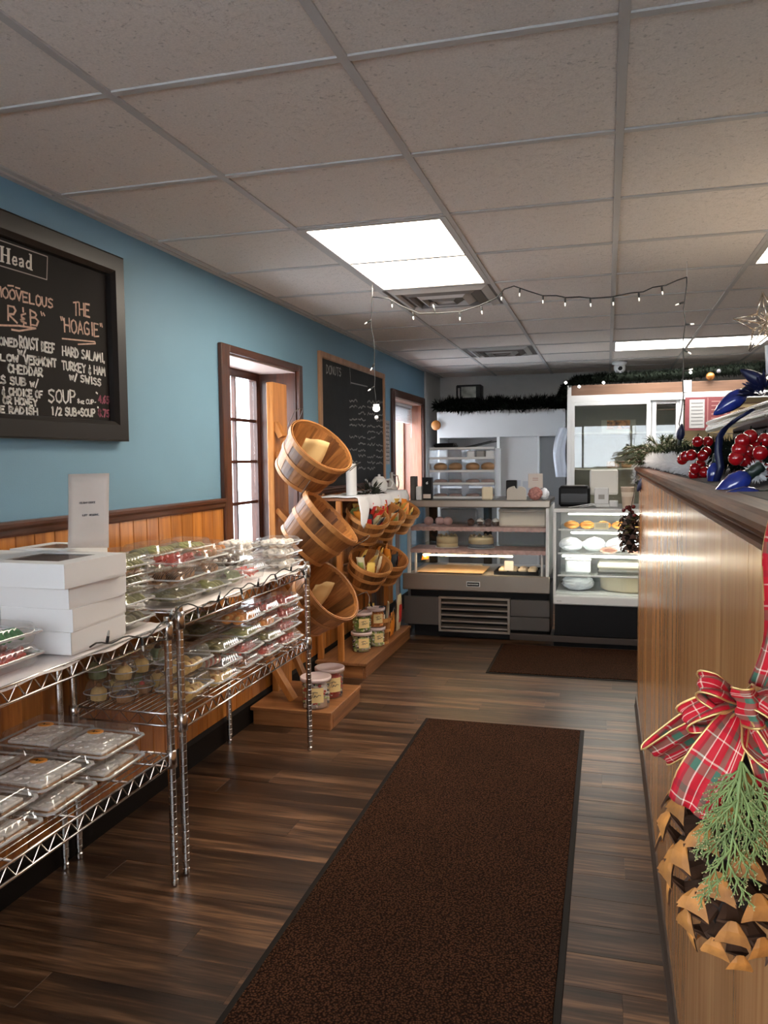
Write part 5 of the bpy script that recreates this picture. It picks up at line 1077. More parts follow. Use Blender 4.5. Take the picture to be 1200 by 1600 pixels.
t = thing('paper_cup', 'tall tan paper cup by the end of the divider', 'cup', (.150, 6.02, 1.0305)); MB().lathe([(.0001, 0), (.034, 0), (.036, .004), (.050, .150), (.052, .153), (.050, .156), (.047, .152), (.033, .01), (.0001, .01)], 24).build('cup_wall', mat('tan_cup', (.56, .44, .34), .6), t); MB().lathe([(.0365, .02), (.0368, .02), (.0475, .12), (.0472, .12)], 24).build('sleeve', mat('cream_sleeve', (.66, .56, .46), .7), t)
for i, dy in enumerate((0, .06)):
    p0 = Vector((-.20+.08*i, 6.15+dy, 1.034)); MB().tube([p0+Vector((.17, .10, .015)), p0+Vector((.09, .03, .02)), p0+Vector((.0, -.02, .006)), p0+Vector((-.05, -.07, .001)), p0+Vector((-.07, -.13, .001))], .003, 6).build('white_cable', M_wf, label='%s white cable curling over the case top' % ('left', 'right')[i], cat='cable')

# ================================================================== WHITE CABINETS, FRIDGE, BACK
cb = thing('white_cabinet', 'tall white cabinet wall with deep header behind the bread rack', 'cabinet', (-1.0, 8.0, 0)); o = Vector((-1.0, 8.0, 0))
dc = cb
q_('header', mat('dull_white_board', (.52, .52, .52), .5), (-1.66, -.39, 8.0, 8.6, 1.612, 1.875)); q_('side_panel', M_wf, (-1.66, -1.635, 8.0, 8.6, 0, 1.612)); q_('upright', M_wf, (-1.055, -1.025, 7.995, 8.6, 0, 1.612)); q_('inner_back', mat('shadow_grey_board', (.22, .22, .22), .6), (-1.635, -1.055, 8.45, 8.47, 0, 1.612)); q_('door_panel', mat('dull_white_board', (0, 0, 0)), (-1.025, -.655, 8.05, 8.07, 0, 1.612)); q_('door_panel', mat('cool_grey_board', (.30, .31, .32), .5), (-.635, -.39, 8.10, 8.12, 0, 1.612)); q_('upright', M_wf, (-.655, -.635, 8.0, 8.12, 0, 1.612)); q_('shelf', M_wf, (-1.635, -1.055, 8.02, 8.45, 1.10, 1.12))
t = thing('wall_paper_notice', 'two faint paper notices taped on the white cabinet panel', 'paper', (-.82, 8.047, 1.10)); MB().box(-.075, -.005, -.001, .001, -.08, .08).build('notice_sheet', mat('notice_paper', (.40, .41, .45), .7), t); MB().box(.015, .085, -.001, .001, -.07, .07).build('notice_sheet', mat('notice_paper', (0, 0, 0)), t)
t = thing('hanging_apron', 'white apron hanging at the corner of the glass fridge', 'apron', (-.40, 7.62, 1.22)); rows = []
for i in range(12):
    v = i/11; rows.append([(-.03-.05*v-.03*math.sin(v*4)+.11*j/8, .012*math.sin(j*1.5+v*2), .46*(1-v)) for j in range(9)])
MB().strip(rows).build('apron_cloth', M_wrap, t, solid=.003); MB().tube([(0, 0, .45), (.02, .0, .52), (.04, 0, .45)], .003, 5).build('neck_strap', M_wf, t)
MB().ball((0, 0, 0), .05, 16, 10, 0, (1, .3, 1)).build('wooden_disc', W_orange, label='round wooden disc hanging at the left end of the cabinet header', cat='disc', loc=(-1.665, 7.97, 1.74))
# fridge
fx0, fx1, fy = -.340, 1.45, 7.30
fr_ = thing('glass_door_fridge', 'white framed fridge with sliding glass doors and boards above', 'fridge', (0, fy, 0)); dc = fr_; o = Vector((0, fy, 0))
M_ci = mat('cream_interior', (.50, .47, .38), .5)
q_('frame_side', M_wf, (fx0, fx0+.035, fy, fy+.70, 0, 2.035)); q_('frame_side', M_wf, (fx1-.035, fx1, fy, fy+.70, 0, 2.035)); q_('frame_head', M_wf, (fx0+.035, fx1-.035, fy, fy+.05, 1.885, 1.945)); q_('frame_sill', M_wf, (fx0+.035, fx1-.035, fy, fy+.05, .72, .80)); q_('lower_panel', M_wf, (fx0+.035, fx1-.035, fy+.01, fy+.03, 0, .72))
W_fb = wood('fridge_top_board_wood', (.09, .045, .026), (.16, .085, .05), 'x', 2, .5); q_('top_board', W_fb, (fx0+.035, .62, fy+.005, fy+.03, 1.945, 2.035)); q_('top_board', W_fb, (.69, fx1-.035, fy+.005, fy+.03, 1.945, 2.035)); q_('board_joint', M_wf, (.62, .69, fy-.005, fy+.03, 1.945, 2.045)); q_('top_cover', M_white, (fx0, fx1, fy+.03, fy+.70, 2.0, 2.035))
q_('inner_back', M_ci, (fx0+.035, fx1-.035, fy+.64, fy+.66, .72, 1.95)); q_('interior_floor', M_ci, (fx0+.035, fx1-.035, fy+.05, fy+.64, .78, .80)); q_('mid_post', M_wf, (.375, .41, fy+.02, fy+.05, .80, 1.885)); q_('mid_post', M_wf, (.60, .63, fy+.01, fy+.05, .80, 1.885))
for z in (1.30, 1.62): q_('inner_shelf', M_ci, (fx0+.04, fx1-.04, fy+.12, fy+.62, z-.012, z))
for a, b, yy in ((-.305, .36, .0), (.34, .60, .025)):
    s = q_('door_frame', M_wf, (a, a+.03, fy+yy, fy+yy+.02, .80, 1.885), (b-.03, b, fy+yy, fy+yy+.02, .80, 1.885), (a+.03, b-.03, fy+yy, fy+yy+.02, 1.855, 1.885), (a+.03, b-.03, fy+yy, fy+yy+.02, .80, .84)); q_('door_pane', clear('fridge_glass', (.92, .94, .93), refl=.07, rough=.0), (a+.03, b-.03, fy+yy+.008, fy+yy+.012, .84, 1.855), par=s)
q_('yellow_panel', mat('warm_panel', (.34, .26, .13), .6), (.64, fx1-.04, fy+.055, fy+.06, .80, 1.885))
for z in (1.80, 1.84): q_('panel_slat', W_fb, (.42, fx1-.05, fy+.045, fy+.053, z, z+.008))
t = thing('pastry_carton', 'carton printed with red and yellow pastry photo inside the fridge', 'box', (.10, 7.62, 1.621)); MB().bbox(-.15, .15, -.08, .08, 0, .115, .003).build('carton', mat('white_carton', (.62, .60, .48), .5), t); m = MB().bbox(-.10, .10, -.0815, -.08, .03, .11, .0005); m.build('printed_picture', mat('pastry_print', (.55, .24, .08), .5, var=.9, vscale=28), t)
for i in range(3): simp('fridge_packet', 'brown packaged food on the fridge shelf, %s' % ('left one', 'middle one', 'right one')[i], 'packet', M_br2, (.0+.13*i, .11+.13*i, 7.50, 7.62, .06), 1.301, b=.015)
sgn = thing('red_notice_sign', 'dark red and white printed notice sheets above the register', 'sign', (.83, 7.285, 1.76)); MB().box(-.19, .17, 0, .004, -.14, .14).build('backing', mat('dusty_red_card', (.15, .03, .035), .6), sgn); a_ = MB().box(-.155, -.035, -.003, 0, -.12, .12).build('white_page', mat('pale_page', (.34, .34, .34), .6), sgn)
q = MB(); [stroke(q, [(-.14, -.0035, .09-.03*k), (-.05, -.0035, .09-.03*k)], (0, -1, 0), .008) for k in range(7)]; q.build('print_lines', mat('grey_print', (.15, .15, .15), .6), a_)
q = MB(); [stroke(q, [(.02, -.0015, .10-.035*k), (.14, -.0015, .10-.035*k)], (0, -1, 0), .009) for k in range(6)]; stroke(q, [(-.01, -.0015, -.13), (-.01, -.0015, .13)], (0, -1, 0), .006); q.build('red_page_print', mat('pink_print', (.30, .15, .14), .6), sgn)
# garlands on top
M_pine = mat('dark_pine_needles', (.005, .008, .005), .8, spec=.1)
def garland(name, label, pts, rad, n, m, ln=.06, wd=.004, cat='garland', thick=.012, seed=1):
    t = thing(name, label, cat, pts[0]); o_ = Vector(pts[0]); q = MB(); r = random.Random(seed); P = [Vector(p)-o_ for p in pts]
    MB().tube(P, thick, 6).build('stem', m, t)
    for i in range(n):
        u = r.random()*(len(P)-1); k = int(u); p = P[k].lerp(P[k+1], u-k); ax = (P[k+1]-P[k]).normalized(); d = Vector((r.gauss(0, 1), r.gauss(0, 1), r.gauss(0, 1)+.15)); d = (d-ax*d.dot(ax)*.5).normalized()
        a = p+d*thick*.6; b = p+d*(rad+ln*r.uniform(-.4, .4)); s = d.cross(ax+Vector((0, .1, .2))).normalized()*wd
        q.add([a-s, a+s, (a*.4+b*.6)+s*1.2, b, (a*.4+b*.6)-s*1.2], [(0, 1, 2, 3, 4)])
    q.build('needles', m, t, kind='stuff'); return t
garland('pine_garland', 'dark pine garland lying along the top of the white cabinet', [(-1.66+.128*i, 8.02+.02*math.sin(i*2), 1.93+.012*math.sin(i*1.7)) for i in range(11)], .10, 2600, M_pine, ln=.05, wd=.009, thick=.04, seed=3)
g2 = garland('pine_garland', 'dark lit pine garland draped over the top of the glass fridge', [(-.40, 7.36, 1.93), (-.36, 7.34, 2.02), (-.25, 7.34, 2.08), (0, 7.36, 2.095), (.3, 7.36, 2.095), (.6, 7.36, 2.105), (.9, 7.36, 2.12), (1.2, 7.36, 2.13), (1.45, 7.36, 2.14)], .060, 4200, M_pine, ln=.035, wd=.008, thick=.040, seed=4)
M_lit = mat('lit_mini_bulb', (1, 1, 1), .3, emit=10, ecol=(1, .97, .9))
for i, (x, y) in enumerate(((884, 598), (905, 604), (943, 598), (1079, 582), (1200, 590))): 
    p = PY(x, y, 7.24); MB().ball((p.x, p.y-7.36, p.z), .011, 8, 6).build('lit_bulb', M_lit, g2, loc=(.40, 0, 0)) if False else MB().ball(p-Vector((-.40, 7.36, 1.93)), .011, 8, 6).build('lit_bulb', M_lit, g2)
for i, (px_, py_) in enumerate(((1110, 588), (1123, 580))): p = PY(px_, py_, 7.27); MB().ball((0, 0, 0), .035 if i == 0 else .018, 14, 9).build('ornament_ball', (mat('bronze_ball', (.30, .12, .03), .3, metal=.4), mat('grey_ball', (.12, .12, .14), .3))[i], label=('bronze round ornament in the fridge garland', 'small grey ornament in the fridge garland')[i], cat='ornament', loc=p)
t = thing('dark_box_decor', 'dark box shaped decoration with pale picture among the cabinet garland', 'decoration', (-1.36, 8.22, 1.88)); MB().bbox(-.13, .13, -.08, .08, 0, .27, .01).build('box_body', M_black, t); MB().box(-.075, .075, -.083, -.08, .14, .25).build('pale_picture', mat('grey_picture', (.22, .23, .20), .6, var=.5, vscale=15), t); MB().box(-.11, -.09, -.083, -.08, .02, .24).build('edge_strip', M_case, t)
t = thing('wall_switch', 'pale pipe boxing and switch plate on the grey wall corner', 'switch', (XW+.021, 8.45, 1.40)); MB().bbox(0, .02, -.04, .04, -.25, .10, .004).build('plate', M_grey, t); MB().bbox(.02, .03, -.012, .012, -.02, .02, .002).build('toggle', M_white, t)
# ================================================================== STRING OF LIGHTS ACROSS THE AISLE
SY = 4.05
def sp(lst): return [PY(x, y, SY) for x, y in lst]
top = [(582, 464), (606, 466), (627, 478), (655, 490), (688, 489), (720, 487), (748, 478), (775, 466), (788, 452), (803, 447), (826, 455), (848, 462), (870, 462), (884, 465), (905, 464), (925, 466), (955, 464), (985, 458), (1005, 456), (1020, 449), (1040, 446), (1058, 438), (1073, 433)]
bt_ = [(612, 468, .6), (645, 487, .7), (680, 488, -.5), (718, 488, .6), (752, 478, .8), (784, 456, .3), (812, 450, .4), (848, 461, .6), (883, 465, .5), (922, 466, .8), (958, 464, .6), (998, 457, .7), (1034, 447, .9)]
def with_bulbs(lst, bl): return [(PY(x, y, SY), (.3*k-.15, .1, -1 if k > 0 else 1)) for x, y, k in bl]
string('hanging_string_lights', sp(top), with_bulbs(top, bt_), 'black mini light string swagged below the ceiling across the aisle', .003, lit=1)
lf = [(582, 464), (581, 480), (580, 500), (580, 512), (584, 530), (585, 548), (585, 572), (586, 590), (585, 606), (587, 620), (588, 632)]
string('hanging_string_lights', sp(lf), [(PY(580, 500, SY), (-1, 0, -.5)), (PY(585, 568, SY), (-.6, 0, -1)), (PY(585, 604, SY), (-1, 0, -.6))], 'left string light strand dropping before the far chalkboard', .0022, lit=1)
rt_ = [(1073, 433), (1073, 446), (1070, 470), (1068, 482), (1071, 505), (1067, 535), (1068, 560), (1067, 600), (1068, 618), (1064, 648), (1061, 662), (1066, 676)]
string('hanging_string_lights', sp(rt_), [(PY(1069, 472, SY), (-1, 0, -.3)), (PY(1070, 507, SY), (1, 0, 0)), (PY(1068, 546, SY), (.6, 0, -.4)), (PY(1068, 580, SY), (1, 0, .2))], 'right string light strand dropping to the garland on the divider', .003, lit=1)
p = PY(588, 640, SY); t = thing('snowman_pendant', 'small lit white snowman pendant hanging from the left light strand', 'ornament', p); MB().ball((0, 0, .006), .022, 12, 8, 0, (.9, .5, .8)).build('body', mat('lit_cream', (.9, .85, .7), .4, emit=2.5, ecol=(1, .92, .75)), t); MB().bbox(-.016, .016, -.006, .006, .016, .028, .002).build('cap', M_white, t); MB().ball((0, 0, -.042), .011, 10, 6).build('ball_drop', M_white, t); MB().tube([(0, 0, -.012), (0, 0, -.034)], .0012, 5).build('thread', M_wire, t)
# small hook clip at the ceiling end
for i, (x, y) in enumerate(((582, 464), (1073, 433))):
    p = PY(x, y, SY); MB().tube([(0, 0, 0), (0, 0, ZC-p.z)], .0012, 5).build('ceiling_hook', M_white, label='thin ceiling hook holding the %s end of the light swag' % ('left', 'right')[i], cat='hook', loc=p)

# ================================================================== COUNTER TOP ON THE DIVIDER
M_ct = mat('dark_counter_laminate', (.016, .014, .020), .6, spec=.06)
MB().bbox(PXX+.025, .95, -1.2, 4.67, 1.322, 1.351, .003).build('counter_top', M_ct, label='dark glossy counter slab running along the divider', cat='counter')
# raised ledge
M_led = mat('cream_marble_ledge', (.50, .46, .41), .12, var=.35, vscale=7, coat=.5)
ld = thing('raised_ledge', 'glossy cream bullnosed ledge raised above the counter', 'ledge', (.40, 0, 0))
prof = [(.03, 1.500), (.012, 1.502), (.003, 1.508), (0, 1.517), (.003, 1.526), (.010, 1.531), (.010, 1.536), (.002, 1.541), (.001, 1.547), (.008, 1.552), (.04, 1.553)]
rows = [[(x, -1.2, z) for x, z in prof], [(x, 3.62, z) for x, z in prof]]
for k in range(1, 9):
    a = math.pi/2*k/8; rows.append([((.30-(.30-x)*math.cos(a)), 3.62+(.30-x)*math.sin(a), z) for x, z in prof])
m = MB(); m.strip(rows); m.poly([(.04, -1.2, 1.553), (.55, -1.2, 1.553), (.55, 3.88, 1.553), (.30, 3.88, 1.553), (.17, 3.845, 1.553), (.075, 3.75, 1.553), (.04, 3.62, 1.553)], (0, 0, -.05)); m.build('ledge_slab', M_led, ld)
MB().bbox(.12, .52, -1.2, 3.72, 1.352, 1.502, .004).build('ledge_riser', mat('dark_red_riser', (.05, .012, .012), .5), ld)
for a, b in ((1.0, 1.5), (2.2, 2.7)): MB().bbox(.116, .12, a, b, 1.37, 1.48, .001).build('riser_panel', mat('dark_red_riser', (0, 0, 0)), ld)

# ---- decorations on the divider
M_fluff = mat('white_tinsel', (.60, .60, .62), .6); M_ndl = mat('frosted_green_needles', (.055, .075, .035), .7, spec=.2); M_gold = mat('gold_glitter', (.75, .50, .20), .3, metal=.7); M_berry = mat('red_berry', (.30, .004, .007), .10, coat=.6); M_blue = mat('cobalt_bulb_glass', (.016, .030, .20), .15, coat=.5, var=.4, vscale=40); M_bluem = mat('navy_glitter', (.006, .010, .05), .4)
garland('tinsel_garland', 'fluffy white tinsel garland along the far edge of the divider', [(.155, 4.72, 1.26), (.165, 4.715, 1.34), (.20, 4.60, 1.385), (.21, 4.45, 1.385), (.21, 4.0, 1.385), (.22, 3.5, 1.385), (.22, 3.0, 1.382), (.24, 2.6, 1.372), (.26, 2.35, 1.37)], .036, 3400, M_fluff, .03, .0016, cat='garland', thick=.010, seed=8)
garland('tinsel_garland', 'small white tinsel tuft beside the big blue bulbs', [(.27, 1.62, 1.376), (.29, 1.75, 1.376), (.33, 1.85, 1.376)], .016, 600, M_fluff, .025, .0014, thick=.008, seed=9)
pn = thing('pine_spray', 'frosted green pine spray at the far end of the divider', 'pine spray', (.27, 4.25, 1.375)); r = random.Random(4); q = MB(); tips = MB(); st = MB()
for b_ in range(64):
    d = Vector((r.gauss(-.15, .9), r.gauss(0, .9), abs(r.gauss(.9, .6))+.15)).normalized(); L_ = r.uniform(.14, .29); pts = [d*L_*i/6+Vector((0, 0, -.10*(i/6)**2*L_/.2)) for i in range(7)]; pts = [Vector((p.x, p.y, max(.004, p.z))) for p in pts]; st.tube(pts, .004, 4)
    for i in range(120):
        u = r.uniform(.12, 1)*6; k = min(5, int(u)); p = pts[k].lerp(pts[k+1], u-k); ax = (pts[k+1]-pts[k]).normalized(); e = (Vector((r.gauss(0, 1), r.gauss(0, 1), r.gauss(0, 1))).normalized()*.8+ax).normalized()*r.uniform(.02, .045); s = e.cross(ax).normalized()*.0030
        q.add([p-s, p+s, p+e], [(0, 1, 2)], 1 if r.random() < .15 else 0)
st.build('twigs', mat('twig', (.09, .05, .03), .7), pn, kind='stuff'); q.build('needles', [M_ndl, mat('frost_tip', (.55, .52, .42), .6)], pn, kind='stuff')
garland('pine_garland', 'dark green pine garland running under the raised ledge', [(.30, 4.2, 1.40), (.31, 3.6, 1.40), (.33, 3.0, 1.41), (.35, 2.5, 1.41), (.36, 2.0, 1.41), (.37, 1.5, 1.41), (.38, 1.1, 1.41)], .05, 1700, M_pine, .05, .0022, thick=.010, seed=12)
def berry(px, py, y, r_, label, grp):
    p = PY(px, py, y); t = thing('berry', label, 'berry', p, group=grp); MB().ball((0, 0, 0), r_, 16, 10).build('fruit', M_berry, t); MB().tube([(0, 0, r_*.9), (.002, .002, r_*1.4)], .0015, 5).build('stem', M_pine, t)
i = 0
for x, y in ((1090, 690), (1106, 690), (1080, 711), (1071, 713), (1066, 718), (1098, 712), (1103, 706), (1094, 726), (1086, 732), (1084, 741), (1092, 744), (1101, 738), (1106, 735), (1113, 752)):
    i += 1; berry(x, y, 2.12+.05*(i % 3), .0140, 'shiny red berry in the cluster nearest the pine spray', 'red berries by the pine spray')
for x, y in ((1160, 689), (1172, 682), (1195, 688), (1155, 702), (1168, 706), (1178, 700), (1150, 716), (1163, 718), (1176, 714), (1188, 708), (1184, 730), (1196, 735)):
    i += 1; berry(x, y, 1.66+.04*(i % 3), .0145, 'shiny red berry in the cluster above the blue bulbs', 'red berries above the blue bulbs')
def xbulb(p, d, L_, label, m=M_blue):
    d = Vector(d).normalized(); t = thing('blue_bulb_ornament', label, 'ornament', p, d.to_track_quat('Z', 'Y').to_euler()); k = L_/.10
    MB().lathe([(.0001, .10*k), (.006*k, .094*k), (.013*k, .08*k), (.021*k, .055*k), (.024*k, .035*k), (.020*k, .015*k), (.013*k, .004*k), (.0001, .002*k)], 22).build('glass', m, t)
    MB().lathe([(.0001, -.030*k), (.011*k, -.030*k), (.013*k, -.024*k), (.012*k, -.018*k), (.0135*k, -.012*k), (.012*k, -.006*k), (.0135*k, .004*k), (.0001, .005*k)], 16).build('socket', mat('dark_green_socket', (.01, .02, .015), .4), t); return t
xbulb(PY(1190, 774, 1.40), (-1, .05, -.10), .072, 'big glossy blue christmas bulb lying lowest on the counter'); xbulb(PY(1172, 740, 1.50), (-.75, .0, -.55), .080, 'big glossy blue christmas bulb leaning above the lowest one')
xbulb(PY(1118, 722, 1.95), (-.15, -.1, -1), .065, 'upright blue bulb hanging between the berry clusters'); xbulb(PY(1148, 745, 2.2), (-.4, 0, .4), .05, 'small blue bulb behind the red berry cluster') if False else None
xbulb(PY(1165, 612, 1.95), (-.8, -.1, -.6), .085, 'long blue bulb ornament on the ledge below the star', M_blue); xbulb(PY(1195, 600, 1.9), (-.6, 0, .4), .06, 'dark navy glitter ornament on the ledge beside the star', M_bluem)
xbulb(PY(1010, 745, 4.35), (-.6, -.2, -1), .09, 'navy ornament dangling over the far divider corner', M_bluem); xbulb(PY(1000, 758, 4.45), (.7, -.2, -.9), .09, 'second navy ornament dangling over the far divider corner', M_bluem); xbulb(PY(1022, 735, 4.2), (.2, -.2, 1), .07, 'blue ornament tucked in the tinsel by the pine spray', M_blue)
xbulb(PY(1062, 688, 3.0), (.1, -.2, 1), .06, 'dark blue ornament at the tip of the raised ledge', M_bluem)
t = thing('ribbon_cord', 'navy ribbon cord looping over the ledge and past the berries', 'ribbon', (0, 0, 0)); rows = []
for x, y, Y in ((1175, 640, 1.9), (1150, 655, 1.9), (1133, 668, 1.92), (1124, 682, 1.93), (1122, 705, 1.93), (1126, 730, 1.93), (1118, 755, 1.93)):
    p = PY(x, y, Y); rows.append([p+Vector((-.008, 0, -.003)), p+Vector((0, -.002, .003)), p+Vector((.008, 0, 0))])
MB().strip(rows).build('ribbon_band', M_bluem, t, solid=.002)
bush('dark_ornament_mass', 'dark navy foliage clump standing on the ledge at the right edge', 'foliage', PY(1192, 618, 1.9), .040, 500, M_bluem, .016, .0022)
# star tree topper
ps_ = PY(1197, 505, 2.0); sr = thing('star_topper', 'silver gold wire star topper on a white post above the ledge', 'star', ps_); Rr = .070; ri = .029; V = [((Rr if i % 2 == 0 else ri)*math.sin(math.pi*i/5-.12), 0, (Rr if i % 2 == 0 else ri)*math.cos(math.pi*i/5-.12)) for i in range(10)]
M_sg2 = mat('champagne_wire', (.80, .66, .52), .2, metal=.9)
for i in range(10): MB().tube([V[i], V[(i+1) % 10]], .0022, 6).build('star_edge', M_sg2, sr)
for s in (-1, 1):
    for i in range(10): MB().tube([V[i], (0, s*.014, 0)], .0014, 5).build('star_rib', M_sg2, sr)
rr = random.Random(2); m = MB()
for i in range(70):
    a = rr.uniform(0, 6.28); k = rr.uniform(.1, .9); R__ = ri+(Rr-ri)*abs(math.cos(2.5*(a)))**3*.8; m.ball((k*R__*math.sin(a), rr.uniform(-.008, .008), k*R__*math.cos(a)), rr.uniform(.0015, .003), 6, 4)
m.build('glitter_beads', M_sg2, sr, kind='stuff'); MB().tube([(.004, 0, -.05), (.008, 0, -.115)], .006, 8).build('white_post', M_white, sr)

# ================================================================== HANGING PINE CONE WITH PLAID BOW (near, right edge)
def plaid():
    m = bpy.data.materials.new('red_plaid_fabric'); m.use_nodes = True; nt = m.node_tree; N = nt.nodes; L = nt.links; b = N['Principled BSDF']; b.inputs['Roughness'].default_value = .65; b.inputs['Specular IOR Level'].default_value = .25
    uv = N.new('ShaderNodeUVMap'); sep = N.new('ShaderNodeSeparateXYZ'); L.new(uv.outputs[0], sep.inputs[0])
    def ramp(sock, per, stops):
        mm = N.new('ShaderNodeMath'); mm.operation = 'MULTIPLY'; mm.inputs[1].default_value = per; L.new(sock, mm.inputs[0]); f = N.new('ShaderNodeMath'); f.operation = 'FRACT'; L.new(mm.outputs[0], f.inputs[0])
        c = N.new('ShaderNodeValToRGB'); c.color_ramp.interpolation = 'CONSTANT'; e = c.color_ramp.elements; e[0].position = 0; e[0].color = (*stops[0][1], 1); e[1].position = stops[1][0]; e[1].color = (*stops[1][1], 1)
        for p, col in stops[2:]: k = e.new(p); k.color = (*col, 1)
        L.new(f.outputs[0], c.inputs[0]); return c.outputs[0]
    R, G, W, Y_, D = (.45, .008, .02), (.05, .13, .085), (.75, .62, .50), (.62, .36, .16), (.22, .012, .02)
    a = ramp(sep.outputs[0], 1.0, [(0, R), (.10, D), (.16, G), (.30, W), (.325, R), (.47, W), (.49, R), (.62, G), (.74, R), (.80, W), (.825, R), (.86, W), (.88, R)])
    c = ramp(sep.outputs[1], 1.0, [(0, R), (.22, W), (.25, R), (.30, G), (.46, R), (.70, D), (.80, R), (.90, W), (.92, R)])
    mx = N.new('ShaderNodeMixRGB'); mx.inputs[0].default_value = .45; L.new(a, mx.inputs[1]); L.new(c, mx.inputs[2]); L.new(mx.outputs[0], b.inputs['Base Color']); return m
M_plaid = plaid()
def ribbon(name, path, wdir, width, par, edge=True, nseg=None, u0=0):
    """band following a path; wdir gives the across direction at each point; gold cord on both edges"""
    n = len(path); rows = []
    dense = []
    for i in range(n-1):
        for k in range(4):
            t = k/4; p = [Vector(path[max(0, i-1)]), Vector(path[i]), Vector(path[i+1]), Vector(path[min(n-1, i+2)])]; c = .5*((2*p[1])+(-p[0]+p[2])*t+(2*p[0]-5*p[1]+4*p[2]-p[3])*t*t+(-p[0]+3*p[1]-3*p[2]+p[3])*t**3); w_ = Vector(wdir[i]).lerp(Vector(wdir[i+1]), t).normalized(); dense.append((c, w_))
    dense.append((Vector(path[-1]), Vector(wdir[-1]).normalized()))
    q = MB(); m = 9
    wl_ = [width[min(len(width)-1, int(i/(len(dense)-1)*(len(width)-1)))] if isinstance(width, (list, tuple)) else width for i in range(len(dense))]
    if isinstance(width, (list, tuple)):
        wl_ = []
        for i in range(len(dense)): u = i/(len(dense)-1)*(len(width)-1); k = min(len(width)-2, int(u)); wl_.append(width[k]+(width[k+1]-width[k])*(u-k))
    for (c, w_), ww in zip(dense, wl_): rows.append([c+w_*ww*(j/(m-1)-.5)+Vector((0, 0, 0)) for j in range(m)])
    tt = [(dense[min(i+1, len(dense)-1)][0]-dense[max(i-1, 0)][0]) for i in range(len(dense))]
    for i, r in enumerate(rows):
        nn = tt[i].cross(dense[i][1]); nn = nn.normalized() if nn.length > 1e-9 else Vector((0, 0, 1))
        for j in range(m): r[j] = r[j]+nn*.0022*math.sin(j*1.5+i*.35)
    q.strip(rows); me = q.mesh(name, M_plaid); uvl = me.uv_layers.new(name='UVMap'); s = [0]
    for i in range(1, len(dense)): s.append(s[-1]+(dense[i][0]-dense[i-1][0]).length)
    for poly in me.polygons:
        for li, vi in zip(poly.loop_indices, poly.vertices): i, j = divmod(vi, m); uvl.data[li].uv = (j/(m-1)*.999, u0+s[i]/.062)
    ob = inst(me, name, par); md = ob.modifiers.new('thickness', 'SOLIDIFY'); md.thickness = .0009
    for j in (0, m-1): MB().tube([r[j] for r in rows], .0011, 5).build('gold_cord', M_gold, ob)
    return ob
CX, CY = .112, .755
co = thing('pine_cone_hanger', 'giant pine cone with red plaid bow and cedar sprig on the divider', 'pine cone decoration', (CX, CY, 1.185)); oc = Vector((CX, CY, 1.17))
# cone : core and separate scales on a spiral
M_core = mat('cone_core', (.012, .007, .005), .9); MB().lathe([(.0001, -.215), (.012, -.21), (.024, -.17), (.030, -.10), (.026, -.04), (.012, .0), (.0001, .01)], 16).build('cone_core', M_core, co)
def scale_mesh(k):
    m = MB(); rows = []
    L_ = .040; prof = [(0, .006, .0), (.012, .0085, .001), (.024, .0125, .002), (.031, .0045, .0135), (.037, .0105, .0075), (L_+.001, .0145, .000)]
    for x, w_, z in prof: rows.append([(x, -w_, z-.001), (x, -w_*.45, z+.0016), (x, w_*.45, z+.0016), (x, w_, z-.001)])
    m.strip(rows[:4], 0, False); m.strip(rows[3:], 1, False)
    lo = [[(x, y, z-.0032) for x, y, z in reversed(r)] for r in rows]; m.strip(lo[:4], 0, False); m.strip(lo[3:], 1, False)
    for s in (0, 3): m.strip([[r[s] for r in rows], [(r[s][0], r[s][1], r[s][2]-.0032) for r in rows]], 0, False)
    return m
M_sc = mat('dark_cone_scale', (.060, .024, .010), .7, var=.3, vscale=60); M_tip = mat('ochre_cone_tip', (.36, .145, .028), .65, var=.35, vscale=60, objvar=.3)
sm_ = scale_mesh(0).mesh('cone_scale', [M_sc, M_tip])
N_ = 62
for i in range(N_):
    v = i/(N_-1); z = -.205+.160*v; a = i*2.39996; rr = .030*math.sin(math.pi*min(1, .12+v*.80))**.6; s = (.55+.55*math.sin(math.pi*min(1, .10+v*.75)))*1.02
    x, y = (rr-.012)*math.cos(a), (rr-.012)*math.sin(a); til = .75-1.0*v if v < .3 else .42-.35*v
    inst(sm_, 'cone_scale', co, (x, y, z), (RV(-.12, .12), til, a), (s*1.05, s*1.02, s*1.0))
# bow
k_ = ribbon('hanging_ribbon', [(.028, -.038, .170), (.026, -.034, .140), (.028, -.026, .10), (.028, -.014, .06), (.020, .0, .02)], [(.42, -.9, .0)]*5, .036, co)
def loop(name, tip, mid, w0, w1, bulge, u0):
    """one bow loop from the knot out to tip and back"""
    K = Vector((.004, -.012, .010)); T = Vector(tip); M1 = Vector(mid); B = Vector(bulge)
    path = [K, K.lerp(M1, .5)+B*.6, M1+B, T+B*.35, T-B*.35, M1-B, K.lerp(M1, .5)-B*.6, K]
    ax = (T-K).normalized(); wd = ax.cross(B).normalized(); return ribbon(name, path, [wd]*8, [w0*.35, w0*.8, w1, w1, w1, w1, w0*.8, w0*.35], co, u0=u0)
loop('bow_loop', (-.062, .020, -.052), (-.036, .006, -.024), .030, .034, (.006, .002, .010), .1)
loop('bow_loop', (-.030, -.012, .022), (-.016, -.020, .018), .030, .034, (-.002, -.003, .009), .5)
loop('bow_loop', (.036, -.050, .012), (.022, -.036, .014), .034, .040, (-.003, -.005, .012), .3)
loop('bow_loop', (.034, -.052, -.028), (.018, -.038, -.010), .032, .038, (.004, -.003, .011), .8)
loop('bow_loop', (-.042, -.018, -.006), (-.022, -.020, .002), .026, .030, (.0, -.003, .009), .2)
